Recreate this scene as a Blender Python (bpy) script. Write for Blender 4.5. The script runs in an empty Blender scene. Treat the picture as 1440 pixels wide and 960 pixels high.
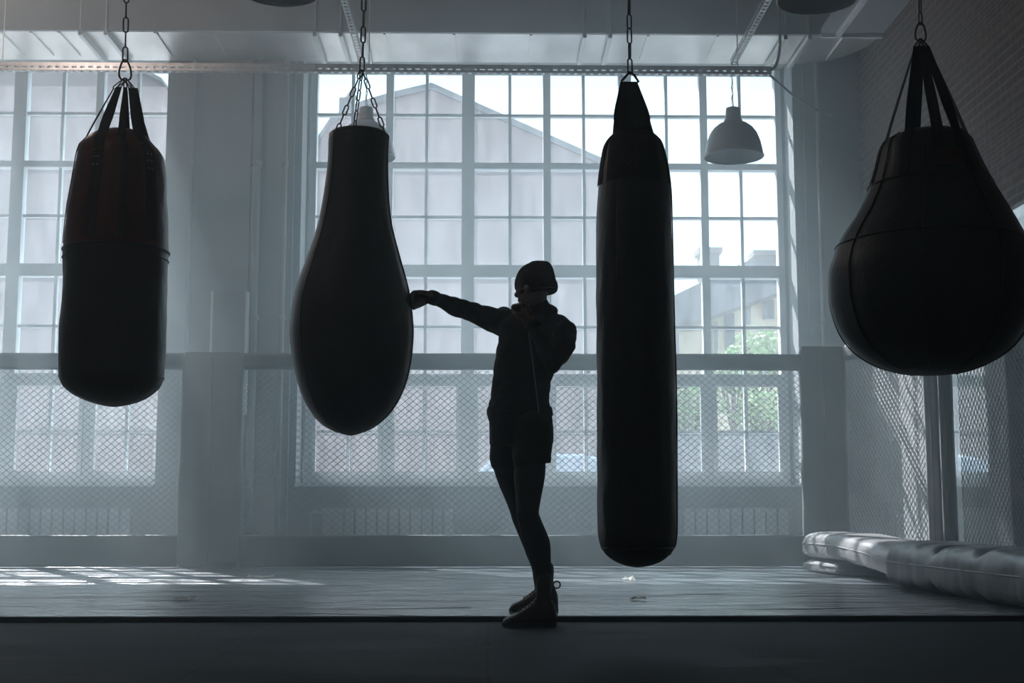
import bpy, bmesh, math, random
from mathutils import Vector, Matrix, noise
R = math.radians
random.seed(7)
scene = bpy.context.scene
COL = scene.collection

# ------------------------------------------------------------------ camera
F = 1900.0
PITCH, YAW = 7.2, 1.0
CAM = Vector((0.0, 0.0, 0.536))
cam_d = bpy.data.cameras.new('camera')
cam_d.sensor_width = 36.0
cam_d.lens = 36.0 * F / 1440.0
cam_d.clip_start, cam_d.clip_end = 0.05, 400
cam = bpy.data.objects.new('camera', cam_d)
cam.location = CAM
cam.rotation_euler = (R(90 + PITCH), 0, R(-YAW))
COL.objects.link(cam)
scene.camera = cam
ROT = cam.rotation_euler.to_matrix()

def at(px, py, Y):
    """world point at depth plane y=Y that the photograph shows at (px, py)"""
    d = ROT @ Vector(((px - 720) / F, -(py - 480) / F, -1.0))
    return CAM + d * (Y / d.y)

def pm(px, Y):
    """pixels -> metres at world depth Y"""
    return px * Y / F

# ------------------------------------------------------------------ materials
def nodes(name):
    m = bpy.data.materials.new(name)
    m.use_nodes = True
    nt = m.node_tree
    b = nt.nodes['Principled BSDF']
    return m, nt, b

def mat(name, col, rough=0.6, metal=0.0, var=0.15, scale=8.0, bump=0.0, bscale=40.0, stretch=(1, 1, 1), sheen=0.0, coat=0.0):
    m, nt, b = nodes(name)
    tc = nt.nodes.new('ShaderNodeTexCoord')
    mp = nt.nodes.new('ShaderNodeMapping'); mp.inputs['Scale'].default_value = stretch
    nt.links.new(tc.outputs['Object'], mp.inputs['Vector'])
    n = nt.nodes.new('ShaderNodeTexNoise'); n.inputs['Scale'].default_value = scale; n.inputs['Detail'].default_value = 5
    nt.links.new(mp.outputs[0], n.inputs['Vector'])
    cr = nt.nodes.new('ShaderNodeValToRGB')
    lo = [max(0, c * (1 - var)) for c in col]; hi = [min(1, c * (1 + var)) for c in col]
    cr.color_ramp.elements[0].position = 0.3; cr.color_ramp.elements[1].position = 0.7
    cr.color_ramp.elements[0].color = (*lo, 1); cr.color_ramp.elements[1].color = (*hi, 1)
    nt.links.new(n.outputs['Fac'], cr.inputs['Fac'])
    nt.links.new(cr.outputs['Color'], b.inputs['Base Color'])
    b.inputs['Roughness'].default_value = rough
    b.inputs['Metallic'].default_value = metal
    if sheen: b.inputs['Sheen Weight'].default_value = sheen
    if coat: b.inputs['Coat Weight'].default_value = coat
    if bump:
        n2 = nt.nodes.new('ShaderNodeTexNoise'); n2.inputs['Scale'].default_value = bscale; n2.inputs['Detail'].default_value = 6
        nt.links.new(mp.outputs[0], n2.inputs['Vector'])
        bp = nt.nodes.new('ShaderNodeBump'); bp.inputs['Strength'].default_value = bump; bp.inputs['Distance'].default_value = 0.02
        nt.links.new(n2.outputs['Fac'], bp.inputs['Height'])
        nt.links.new(bp.outputs[0], b.inputs['Normal'])
    return m

M = {}
M['plaster'] = mat('painted_plaster', (0.33, 0.35, 0.36), 0.85, var=0.12, scale=1.2, bump=0.15, bscale=18)
M['side'] = mat('grey_plaster', (0.25, 0.26, 0.27), 0.85, var=0.15, scale=1.0)
M['ceil'] = mat('ceiling_paint', (0.30, 0.31, 0.32), 0.8, var=0.12, scale=0.8)
M['frame'] = mat('white_window_paint', (0.72, 0.75, 0.77), 0.5, var=0.06, scale=3)
M['duct'] = mat('duct_sheet_metal', (0.75, 0.75, 0.73), 0.38, metal=0.8, var=0.22, scale=2.2, bump=0.25, bscale=3, stretch=(1, .4, 1))
M['steel'] = mat('galvanised_steel', (0.55, 0.57, 0.58), 0.45, metal=0.8, var=0.12, scale=20)
M['darksteel'] = mat('dark_steel', (0.10, 0.10, 0.105), 0.45, metal=0.8, var=0.2, scale=30)
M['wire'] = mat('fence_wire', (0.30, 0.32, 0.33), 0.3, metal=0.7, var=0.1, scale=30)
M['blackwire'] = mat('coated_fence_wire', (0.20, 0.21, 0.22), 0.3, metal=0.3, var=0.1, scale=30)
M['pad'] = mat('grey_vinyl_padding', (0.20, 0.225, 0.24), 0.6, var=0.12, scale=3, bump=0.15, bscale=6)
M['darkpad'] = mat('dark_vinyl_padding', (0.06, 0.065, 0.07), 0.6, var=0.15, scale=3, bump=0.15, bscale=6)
M['sunlit_wire'] = mat('sunlit_fence_wire', (0.62, 0.64, 0.65), 0.4, metal=0.6, var=0.1, scale=30)  # paler copy of the fence wire, sunlight put into its colour
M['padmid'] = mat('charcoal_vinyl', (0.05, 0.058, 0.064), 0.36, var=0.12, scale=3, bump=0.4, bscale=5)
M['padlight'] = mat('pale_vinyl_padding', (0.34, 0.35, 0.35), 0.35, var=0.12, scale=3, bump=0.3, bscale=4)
M['lampm'] = mat('lamp_enamel', (0.62, 0.65, 0.67), 0.35, var=0.06, scale=5)
M['black_leather'] = mat('black_leather', (0.017, 0.024, 0.027), 0.42, var=0.35, scale=5, bump=0.18, bscale=90, stretch=(1, 1, .5))
M['brown_leather'] = mat('brown_black_leather', (0.035, 0.027, 0.027), 0.42, var=0.3, scale=5, bump=0.18, bscale=90)
M['red_leather'] = mat('dark_red_leather', (0.16, 0.022, 0.016), 0.4, var=0.35, scale=4, bump=0.15, bscale=70)
M['webbing'] = mat('black_webbing', (0.018, 0.018, 0.019), 0.85, var=0.2, scale=60, bump=0.3, bscale=200)
M['cloth'] = mat('dark_tracksuit_cloth', (0.020, 0.026, 0.028), 0.9, var=0.2, scale=14, bump=0.5, bscale=22)
M['cloth2'] = mat('dark_short_cloth', (0.014, 0.017, 0.02), 0.9, var=0.2, scale=14, bump=0.4, bscale=18)
M['tights'] = mat('black_tights', (0.012, 0.014, 0.016), 0.8, var=0.15, scale=20)
M['wool'] = mat('dark_red_wool', (0.04, 0.018, 0.02), 0.95, var=0.25, scale=60, bump=0.5, bscale=160)
M['wrap'] = mat('dark_red_hand_wrap', (0.07, 0.018, 0.018), 0.9, var=0.25, scale=40, bump=0.3, bscale=160)
M['skin'] = mat('skin', (0.30, 0.17, 0.12), 0.55, var=0.08, scale=12)
M['boot'] = mat('dark_boot_leather', (0.028, 0.016, 0.016), 0.45, var=0.3, scale=20, bump=0.1, bscale=80)
M['sole'] = mat('black_rubber_sole', (0.012, 0.012, 0.012), 0.8, var=0.2, scale=40)
def tape_mat():
    m = mat('white_tape', (0.85, 0.87, 0.80), 0.8, var=0.08, scale=30); nt = m.node_tree
    b = nt.nodes['Principled BSDF']; o = nt.nodes['Material Output']
    t = nt.nodes.new('ShaderNodeBsdfTranslucent'); t.inputs[0].default_value = (.9, .92, .85, 1)
    x = nt.nodes.new('ShaderNodeMixShader'); x.inputs[0].default_value = .65
    nt.links.new(b.outputs[0], x.inputs[1]); nt.links.new(t.outputs[0], x.inputs[2]); nt.links.new(x.outputs[0], o.inputs['Surface'])
    return m
M['white'] = tape_mat()
M['lace'] = mat('lace_cord', (0.05, 0.03, 0.03), 0.9, var=0.2, scale=40)
M['label'] = mat('brown_leather_patch', (0.07, 0.022, 0.014), 0.6, var=0.25, scale=30)
M['cable'] = mat('grey_cable', (0.20, 0.21, 0.22), 0.5, var=0.1, scale=10)
M['radiator'] = mat('radiator_enamel', (0.50, 0.52, 0.53), 0.5, var=0.06, scale=5)
M['brickpink'] = mat('outside_pink_plaster', (0.27, 0.205, 0.21), 0.9, var=0.12, scale=0.6)
M['roofgrey'] = mat('outside_roof', (0.17, 0.165, 0.18), 0.8, var=0.15, scale=0.7)
M['cream'] = mat('outside_cream_plaster', (0.80, 0.68, 0.50), 0.9, var=0.1, scale=0.6)
M['brickred'] = mat('outside_red_brick', (0.17, 0.115, 0.12), 0.9, var=0.2, scale=1.4)
M['darkglass'] = mat('outside_window_glass', (0.12, 0.14, 0.16), 0.15, var=0.1, scale=2)
M['leaf'] = mat('tree_leaves', (0.22, 0.36, 0.12), 0.7, var=0.35, scale=3)
M['bark'] = mat('tree_bark', (0.12, 0.09, 0.06), 0.9, var=0.3, scale=8)
M['carpaint'] = mat('blue_grey_car_paint', (0.28, 0.36, 0.46), 0.25, metal=0.3, var=0.05, scale=3)
M['tyre'] = mat('tyre_rubber', (0.02, 0.02, 0.02), 0.8, var=0.2, scale=20)
M['asphalt'] = mat('asphalt', (0.25, 0.25, 0.25), 0.9, var=0.15, scale=2)

def brick_mat():
    m, nt, b = nodes('dark_brickwork')
    tc = nt.nodes.new('ShaderNodeTexCoord')
    sp = nt.nodes.new('ShaderNodeSeparateXYZ'); cb = nt.nodes.new('ShaderNodeCombineXYZ')
    nt.links.new(tc.outputs['Object'], sp.inputs[0])
    nt.links.new(sp.outputs['Y'], cb.inputs['X']); nt.links.new(sp.outputs['Z'], cb.inputs['Y'])
    br = nt.nodes.new('ShaderNodeTexBrick')
    nt.links.new(cb.outputs[0], br.inputs['Vector'])
    br.inputs['Color1'].default_value = (0.27, 0.165, 0.135, 1)
    br.inputs['Color2'].default_value = (0.19, 0.125, 0.11, 1)
    br.inputs['Mortar'].default_value = (0.46, 0.40, 0.37, 1)
    br.inputs['Scale'].default_value = 1.0
    br.inputs['Mortar Size'].default_value = 0.012
    br.inputs['Mortar Smooth'].default_value = 0.3
    br.inputs['Brick Width'].default_value = 0.26
    br.inputs['Row Height'].default_value = 0.085
    nz = nt.nodes.new('ShaderNodeTexNoise'); nz.inputs['Scale'].default_value = 9
    nt.links.new(tc.outputs['Object'], nz.inputs['Vector'])
    mx = nt.nodes.new('ShaderNodeMixRGB'); mx.blend_type = 'MULTIPLY'; mx.inputs[0].default_value = 0.5
    nt.links.new(br.outputs['Color'], mx.inputs[1]); nt.links.new(nz.outputs['Fac'], mx.inputs[2])
    nt.links.new(mx.outputs[0], b.inputs['Base Color'])
    b.inputs['Roughness'].default_value = 0.9
    ma = nt.nodes.new('ShaderNodeMath'); ma.operation = 'MULTIPLY_ADD'; ma.inputs[1].default_value = 1.0
    nt.links.new(br.outputs['Fac'], ma.inputs[0]); nt.links.new(nz.outputs['Fac'], ma.inputs[2])
    bp = nt.nodes.new('ShaderNodeBump'); bp.inputs['Strength'].default_value = 0.9; bp.inputs['Distance'].default_value = 0.01; bp.invert = False
    nt.links.new(ma.outputs[0], bp.inputs['Height']); nt.links.new(bp.outputs[0], b.inputs['Normal'])
    return m
M['brick'] = brick_mat()

def mat_canvas():
    # wrinkled vinyl cover of the fighting mat: long creases running mostly across the room
    m, nt, b = nodes('wrinkled_vinyl_mat_cover')
    tc = nt.nodes.new('ShaderNodeTexCoord')
    def nz(scale, stretch, rot, detail=3, rough=0.5, dist=0.0, ridged=False):
        mp = nt.nodes.new('ShaderNodeMapping'); mp.inputs['Scale'].default_value = stretch; mp.inputs['Rotation'].default_value = (0, 0, rot)
        nt.links.new(tc.outputs['Object'], mp.inputs['Vector'])
        n = nt.nodes.new('ShaderNodeTexNoise'); n.inputs['Scale'].default_value = scale; n.inputs['Detail'].default_value = detail
        n.inputs['Roughness'].default_value = rough; n.inputs['Distortion'].default_value = dist
        nt.links.new(mp.outputs[0], n.inputs['Vector'])
        if not ridged: return n.outputs['Fac']
        s = nt.nodes.new('ShaderNodeMath'); s.operation = 'SUBTRACT'; s.inputs[1].default_value = 0.5
        nt.links.new(n.outputs['Fac'], s.inputs[0])
        a = nt.nodes.new('ShaderNodeMath'); a.operation = 'ABSOLUTE'; nt.links.new(s.outputs[0], a.inputs[0])
        c = nt.nodes.new('ShaderNodeMapRange'); c.inputs[1].default_value = 0.0; c.inputs[2].default_value = 0.03
        c.inputs[3].default_value = 1.0; c.inputs[4].default_value = 0.0
        nt.links.new(a.outputs[0], c.inputs[0])
        return c.outputs[0]
    r1 = nz(0.5, (0.35, 1.5, 1), 0.12, 2, 0.4, 1.2, True)
    r2 = nz(0.45, (0.5, 1.8, 1), -0.3, 2, 0.4, 0.8, True)
    n1 = nz(1.7, (0.7, 1.7, 1), 0.15, 3, .5, 1.6)
    ad = nt.nodes.new('ShaderNodeMath'); ad.operation = 'ADD'
    nt.links.new(r1, ad.inputs[0]); nt.links.new(r2, ad.inputs[1])
    ad2 = nt.nodes.new('ShaderNodeMath'); ad2.operation = 'MULTIPLY_ADD'; ad2.inputs[1].default_value = 2.4
    nt.links.new(n1, ad2.inputs[0]); nt.links.new(ad.outputs[0], ad2.inputs[2])
    bp = nt.nodes.new('ShaderNodeBump'); bp.inputs['Strength'].default_value = 0.75; bp.inputs['Distance'].default_value = 0.028
    nt.links.new(ad2.outputs[0], bp.inputs['Height']); nt.links.new(bp.outputs[0], b.inputs['Normal'])
    cr = nt.nodes.new('ShaderNodeValToRGB')
    cr.color_ramp.elements[0].color = (0.12, 0.145, 0.165, 1); cr.color_ramp.elements[1].color = (0.20, 0.23, 0.25, 1)
    nt.links.new(n1, cr.inputs['Fac']); nt.links.new(cr.outputs[0], b.inputs['Base Color'])
    b.inputs['Roughness'].default_value = 0.25
    return m
M['canvas'] = mat_canvas()

def rubber_floor():
    m, nt, b = nodes('dark_rubber_tiles')
    tc = nt.nodes.new('ShaderNodeTexCoord')
    def nz(scale, stretch, detail=6):
        mp = nt.nodes.new('ShaderNodeMapping'); mp.inputs['Scale'].default_value = stretch
        nt.links.new(tc.outputs['Object'], mp.inputs['Vector'])
        n = nt.nodes.new('ShaderNodeTexNoise'); n.inputs['Scale'].default_value = scale; n.inputs['Detail'].default_value = detail
        nt.links.new(mp.outputs[0], n.inputs['Vector']); return n.outputs['Fac']
    br = nt.nodes.new('ShaderNodeTexBrick'); br.offset = 0.0
    nt.links.new(tc.outputs['Object'], br.inputs['Vector'])
    br.inputs['Scale'].default_value = 1.0; br.inputs['Brick Width'].default_value = 1.0; br.inputs['Row Height'].default_value = 0.42
    br.inputs['Mortar Size'].default_value = 0.006
    br.inputs['Color1'].default_value = (1, 1, 1, 1); br.inputs['Color2'].default_value = (0.85, 0.85, 0.85, 1); br.inputs['Mortar'].default_value = (0.15, 0.15, 0.15, 1)
    cr = nt.nodes.new('ShaderNodeValToRGB')
    cr.color_ramp.elements[0].color = (0.001, 0.004, 0.008, 1); cr.color_ramp.elements[1].color = (0.017, 0.037, 0.058, 1)
    cr.color_ramp.elements[0].position = 0.3; cr.color_ramp.elements[1].position = 0.75
    a = nz(1.6, (0.6, 2.2, 1)); nt.links.new(a, cr.inputs['Fac'])
    mx = nt.nodes.new('ShaderNodeMixRGB'); mx.blend_type = 'MULTIPLY'; mx.inputs[0].default_value = 1
    nt.links.new(cr.outputs[0], mx.inputs[1]); nt.links.new(br.outputs['Color'], mx.inputs[2])
    nt.links.new(mx.outputs[0], b.inputs['Base Color'])
    f = nz(14, (1, 1, 1))
    rr = nt.nodes.new('ShaderNodeMapRange'); rr.inputs[3].default_value = 0.6; rr.inputs[4].default_value = 0.9; b.inputs['IOR'].default_value = 1.22; b.inputs['Specular IOR Level'].default_value = 0.5
    nt.links.new(a, rr.inputs[0]); nt.links.new(rr.outputs[0], b.inputs['Roughness'])
    bp = nt.nodes.new('ShaderNodeBump'); bp.inputs['Strength'].default_value = 0.35; bp.inputs['Distance'].default_value = 0.01
    nt.links.new(f, bp.inputs['Height']); nt.links.new(bp.outputs[0], b.inputs['Normal'])
    return m
M['rubber'] = rubber_floor()

def glass_mat():
    m = bpy.data.materials.new('dusty_window_glass'); m.use_nodes = True
    nt = m.node_tree; nt.nodes.clear()
    out = nt.nodes.new('ShaderNodeOutputMaterial')
    tr = nt.nodes.new('ShaderNodeBsdfTransparent'); tr.inputs[0].default_value = (0.93, 0.96, 0.97, 1)
    gl = nt.nodes.new('ShaderNodeBsdfGlossy'); gl.inputs['Roughness'].default_value = 0.03
    tl = nt.nodes.new('ShaderNodeBsdfTranslucent'); tl.inputs[0].default_value = (0.8, 0.8, 0.84, 1)
    fr = nt.nodes.new('ShaderNodeFresnel'); fr.inputs[0].default_value = 1.45
    m1 = nt.nodes.new('ShaderNodeMixShader'); m2 = nt.nodes.new('ShaderNodeMixShader')
    nt.links.new(fr.outputs[0], m1.inputs[0]); nt.links.new(tr.outputs[0], m1.inputs[1]); nt.links.new(gl.outputs[0], m1.inputs[2])
    tc = nt.nodes.new('ShaderNodeTexCoord'); mp = nt.nodes.new('ShaderNodeMapping'); mp.inputs['Scale'].default_value = (6, 6, 1.2)
    nz = nt.nodes.new('ShaderNodeTexNoise'); nz.inputs['Scale'].default_value = 2.0; nz.inputs['Detail'].default_value = 6
    nt.links.new(tc.outputs['Object'], mp.inputs[0]); nt.links.new(mp.outputs[0], nz.inputs['Vector'])
    mr = nt.nodes.new('ShaderNodeMapRange'); mr.inputs[1].default_value = 0.35; mr.inputs[2].default_value = 0.75
    mr.inputs[3].default_value = 0.05; mr.inputs[4].default_value = 0.12
    nt.links.new(nz.outputs['Fac'], mr.inputs[0])
    nt.links.new(mr.outputs[0], m2.inputs[0]); nt.links.new(m1.outputs[0], m2.inputs[1]); nt.links.new(tl.outputs[0], m2.inputs[2])
    nt.links.new(m2.outputs[0], out.inputs['Surface'])
    return m
M['glass'] = glass_mat()

def mirror_mat():
    m, nt, b = nodes('mirror_glass')
    tc = nt.nodes.new('ShaderNodeTexCoord')
    nz = nt.nodes.new('ShaderNodeTexNoise'); nz.inputs['Scale'].default_value = 3
    nt.links.new(tc.outputs['Object'], nz.inputs['Vector'])
    mr = nt.nodes.new('ShaderNodeMapRange'); mr.inputs[3].default_value = 0.02; mr.inputs[4].default_value = 0.08
    nt.links.new(nz.outputs['Fac'], mr.inputs[0]); nt.links.new(mr.outputs[0], b.inputs['Roughness'])
    b.inputs['Base Color'].default_value = (0.75, 0.80, 0.80, 1); b.inputs['Metallic'].default_value = 1
    return m
M['mirror'] = mirror_mat()

# ------------------------------------------------------------------ helpers
def tag(o, label=None, cat=None, group=None, kind=None):
    if label: o['label'] = label
    if cat: o['category'] = cat
    if group: o['group'] = group
    if kind: o['kind'] = kind
    return o

def link(name, me, m, parent=None, smooth=False):
    o = bpy.data.objects.new(name, me)
    COL.objects.link(o)
    if m is not None:
        for mm in (m if isinstance(m, (list, tuple)) else [m]): me.materials.append(mm)
    if smooth:
        for p in me.polygons: p.use_smooth = True
    if parent is not None: o.parent = parent
    return o

def empty(name, loc=(0, 0, 0)):
    o = bpy.data.objects.new(name, None); o.location = loc; o.empty_display_size = 0.1
    COL.objects.link(o); return o

class MB:
    """collects shapes in world coordinates, builds one mesh"""
    def __init__(s): s.v = []; s.f = []; s.mi = []
    def add(s, vs, fs, mi=0):
        o = len(s.v); s.v += [tuple(v) for v in vs]; s.f += [[i + o for i in f] for f in fs]; s.mi += [mi] * len(fs); return s
    def box(s, x0, x1, y0, y1, z0, z1, mi=0):
        if x0 > x1: x0, x1 = x1, x0
        vs = [(x, y, z) for z in (z0, z1) for y in (y0, y1) for x in (x0, x1)]
        return s.add(vs, [[0, 2, 3, 1], [4, 5, 7, 6], [0, 1, 5, 4], [2, 6, 7, 3], [0, 4, 6, 2], [1, 3, 7, 5]], mi)
    def prism(s, pts, y0, y1, mi=0):
        """polygon of (x,z) pushed through y"""
        n = len(pts)
        vs = [(x, y0, z) for x, z in pts] + [(x, y1, z) for x, z in pts]
        fs = [list(range(n)), list(range(2 * n - 1, n - 1, -1))] + [[i, i + n, (i + 1) % n + n, (i + 1) % n] for i in range(n)]
        return s.add(vs, fs, mi)
    def prismz(s, pts, z0, z1, mi=0):
        n = len(pts)
        vs = [(x, y, z0) for x, y in pts] + [(x, y, z1) for x, y in pts]
        fs = [list(range(n - 1, -1, -1)), list(range(n, 2 * n))] + [[i, (i + 1) % n, (i + 1) % n + n, i + n] for i in range(n)]
        return s.add(vs, fs, mi)
    def tube(s, pts, rad, seg=8, closed=False, mi=0, caps=True):
        pts = [Vector(p) for p in pts]; n = len(pts)
        rad = rad if isinstance(rad, (list, tuple)) else [rad] * n
        rings = []; up = None
        for i, p in enumerate(pts):
            if closed: t = pts[(i + 1) % n] - pts[i - 1]
            else: t = pts[min(i + 1, n - 1)] - pts[max(i - 1, 0)]
            t.normalize()
            if up is None:
                up = Vector((0, 0, 1)) if abs(t.z) < 0.9 else Vector((0, 1, 0))
            a = t.cross(up)
            if a.length < 1e-6: a = t.orthogonal()
            a.normalize(); b = a.cross(t); b.normalize(); up = b
            rings.append([p + (a * math.cos(2 * math.pi * k / seg) + b * math.sin(2 * math.pi * k / seg)) * rad[i] for k in range(seg)])
        vs = [v for r in rings for v in r]; fs = []
        m = n if closed else n - 1
        for i in range(m):
            j = (i + 1) % n
            for k in range(seg):
                l = (k + 1) % seg
                fs.append([i * seg + k, j * seg + k, j * seg + l, i * seg + l])
        if not closed and caps:
            fs.append(list(range(seg)))
            fs.append(list(range((n - 1) * seg + seg - 1, (n - 1) * seg - 1, -1)))
        return s.add(vs, fs, mi)
    def rings(s, rings, mi=0, mis=None, caps=True):
        """list of equal-length vertex rings lofted together"""
        seg = len(rings[0]); vs = [v for r in rings for v in r]; fs = []; m = []
        for i in range(len(rings) - 1):
            for k in range(seg):
                l = (k + 1) % seg
                fs.append([i * seg + k, i * seg + l, (i + 1) * seg + l, (i + 1) * seg + k]); m.append(mis[i] if mis else mi)
        if caps:
            fs.append(list(range(seg - 1, -1, -1))); m.append(mis[0] if mis else mi)
            fs.append(list(range((len(rings) - 1) * seg, len(rings) * seg))); m.append(mis[-1] if mis else mi)
        o = len(s.v); s.v += [tuple(v) for v in vs]; s.f += [[i + o for i in f] for f in fs]; s.mi += m
        return s
    def lathe(s, c, prof, seg=32, mi=0, caps=True):
        c = Vector(c)
        return s.rings([[c + Vector((r * math.cos(2 * math.pi * k / seg), r * math.sin(2 * math.pi * k / seg), z)) for k in range(seg)] for r, z in prof], mi, caps=caps)
    def ball(s, c, r, seg=16, rot=None, mi=0):
        c = Vector(c); r = Vector(r) if not isinstance(r, (int, float)) else Vector((r, r, r))
        n = seg // 2; rings = []
        for i in range(n + 1):
            th = math.pi * min(max(i / n, 0.02), 0.98); ring = []
            for k in range(seg):
                ph = 2 * math.pi * k / seg
                v = Vector((math.sin(th) * math.cos(ph) * r.x, math.sin(th) * math.sin(ph) * r.y, -math.cos(th) * r.z))
                if rot is not None: v = rot @ v
                ring.append(c + v)
            rings.append(ring)
        return s.rings(rings, mi)
    def limb(s, pts, rad, seg=16):
        """tapered limb with round joints, for voxel welding"""
        pts = [Vector(p) for p in pts]; P = []; Q = []
        for i in range(len(pts) - 1):
            n = 6
            for k in range(n if i < len(pts) - 2 else n + 1):
                t = k / n; P.append(pts[i].lerp(pts[i + 1], t)); Q.append(rad[i] + (rad[i + 1] - rad[i]) * (t * t * (3 - 2 * t)))
        s.tube(P, Q, seg)
        for p, r in zip(pts, rad): s.ball(p, r * 1.0, seg)
        return s
    def build(s, name, m, parent=None, smooth=False, origin=None):
        me = bpy.data.meshes.new(name)
        off = Vector((0, 0, 0))
        if parent is not None and parent.type == 'EMPTY': off = parent.location.copy()
        elif parent is not None:
            q = parent
            while q is not None: off += q.location; q = q.parent
        org = Vector(origin) if origin is not None else None
        base = off if org is None else org
        me.from_pydata([tuple(Vector(v) - base) for v in s.v], [], s.f)
        me.validate(); me.update()
        o = link(name, me, m, parent, smooth)
        if org is not None: o.location = org - off
        for p, i in zip(me.polygons, s.mi): p.material_index = i
        bm = bmesh.new(); bm.from_mesh(me); bmesh.ops.recalc_face_normals(bm, faces=bm.faces); bm.to_mesh(me); bm.free()
        return o

def weld(o, voxel, smooth=6, fac=0.5, disp=None, flat=False):
    """voxel-weld overlapping shapes into one continuous surface"""
    rm = o.modifiers.new('r', 'REMESH'); rm.mode = 'VOXEL'; rm.voxel_size = voxel; rm.use_smooth_shade = True
    if smooth:
        sm = o.modifiers.new('s', 'SMOOTH'); sm.iterations = smooth; sm.factor = fac
    dg = bpy.context.evaluated_depsgraph_get()
    me = bpy.data.meshes.new_from_object(o.evaluated_get(dg))
    mats = list(o.data.materials)
    o.modifiers.clear(); o.data = me
    if not me.materials:
        for m in mats: me.materials.append(m)
    if disp:
        amp, sc, st = disp
        for v in me.vertices:
            p = Vector((v.co.x * st[0], v.co.y * st[1], v.co.z * st[2])) * sc
            v.co += v.normal * amp * (abs(noise.noise(p)) * 2 - 0.6)
    for p in me.polygons: p.use_smooth = True
    return o

def bevel(o, w=0.01, seg=3):
    b = o.modifiers.new('bevel', 'BEVEL'); b.width = w; b.segments = seg; b.limit_method = 'ANGLE'
    return o

def cr_interp(xs, ys, x):
    n = len(xs)
    if x <= xs[0]: return ys[0]
    if x >= xs[-1]: return ys[-1]
    for i in range(n - 1):
        if xs[i] <= x <= xs[i + 1]: break
    h = xs[i + 1] - xs[i]; t = (x - xs[i]) / h
    def sl(j):
        if j <= 0: return (ys[1] - ys[0]) / (xs[1] - xs[0])
        if j >= n - 1: return (ys[-1] - ys[-2]) / (xs[-1] - xs[-2])
        a = (ys[j] - ys[j - 1]) / (xs[j] - xs[j - 1]); b = (ys[j + 1] - ys[j]) / (xs[j + 1] - xs[j])
        if a * b <= 0: return 0.0
        return 2 * a * b / (a + b)
    m0, m1 = sl(i) * h, sl(i + 1) * h
    t2, t3 = t * t, t * t * t
    return (2 * t3 - 3 * t2 + 1) * ys[i] + (t3 - 2 * t2 + t) * m0 + (-2 * t3 + 3 * t2) * ys[i + 1] + (t3 - t2) * m1

def wbox(name, m, args, kind='structure', parent=None):
    o = MB().box(*args).build(name, m, parent)
    if kind and parent is None: o['kind'] = kind
    return o

# ------------------------------------------------------------------ room shell
XL, XR, YF, YB, YO, ZC = -9.5, 4.09, -3.0, 14.6, 15.35, 6.25
wbox('floor', M['rubber'], (XL - .3, XR + .3, YF - .3, YO, -0.2, 0.0))
wbox('ceiling', M['ceil'], (XL - .3, XR + .3, YF - .3, YO, ZC, ZC + 0.25))
wbox('wall_left', M['side'], (XL - .3, XL, YF - .3, YO, 0, ZC))
wbox('wall_right', M['brick'], (XR, XR + .3, YF - .3, YO, 0, ZC))
wbox('wall_front', M['side'], (XL, XR, YF - .3, YF, 0, ZC))

YW = 15.1                                     # window frames
rows_px = [102, 163, 234.5, 306, 382, 460, 532, 607, 672]
zs = [at(700, p, YW).z for p in rows_px]
Z_SILL = at(700, 684, YB).z
Z_HEAD = 5.62
cw = (at(421, 400, YB).x, at(1121, 400, YB).x)            # centre opening, inner wall face
fw = (at(443, 234, YW).x - .05, at(1093, 234, YW).x + .05)
lw1 = at(227, 400, YB).x
W_ = fw[1] - fw[0]
lf = (at(244, 234, YW).x - W_ + .05, at(244, 234, YW).x + .05)
lw = (lf[0] - .17, lw1)

wb = MB()
def wall_with_holes(mb, y0, y1, holes, z0, z1):
    x = XL
    for a, b in holes:
        mb.box(x, a, y0, y1, 0, ZC); mb.box(a, b, y0, y1, 0, z0); mb.box(a, b, y0, y1, z1, ZC); x = b
    mb.box(x, XR, y0, y1, 0, ZC)
wall_with_holes(wb, YB, 15.0, [lw, cw], Z_SILL, Z_HEAD)
wall_with_holes(wb, 15.0, YO, [(lf[0] - .02, lf[1] + .02), (fw[0] - .02, fw[1] + .02)], Z_SILL, Z_HEAD)
tag(wb.build('wall_back', M['plaster']), kind='structure')

# pilaster steps and pipe boxing between the windows
tr = MB()
for a, b, d in ((250, 262, .05), (262, 300, .10), (300, 352, .16), (352, 400, .12), (400, 411, .07), (1135, 1152, .05), (1152, 1206, .1)):
    xa, xb = at(a, 400, YB).x, at(b, 400, YB).x
    if b == 1206: xb = XR
    tr.box(xa, xb, YB - d, YB, 0, ZC)
tag(tr.build('trim_1', M['plaster']), kind='structure')
for px, r in ((265, .022), (357, .045), (397, .028), (1157, .026)):
    p = at(px, 400, YB - .22)
    mb = MB(); mb.tube([(p.x, p.y, 0.0), (p.x, p.y, 5.46)], r, 12)
    for zz in (.9, 2.6, 4.3): mb.lathe((p.x, p.y, zz), [(r * 1.25, -.03), (r * 1.35, -.02), (r * 1.35, .02), (r * 1.25, .03)], 12)
    names = {265: 'slim vertical pipe on the wall right of the left window', 357: 'thickest vertical pipe on the pier between the two windows',
             397: 'slim vertical pipe just left of the centre window', 1157: 'vertical pipe on the wall right of the centre window'}
    tag(mb.build('vertical_pipe', M['plaster'], smooth=True), names[px], 'pipe')

wbox('haze_grey_panel', M['plaster'], (XR - .025, XR - .001, 12.1, YB - .11, 0, 2.35))  # panel added over the brick, its grey standing in for haze

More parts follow.
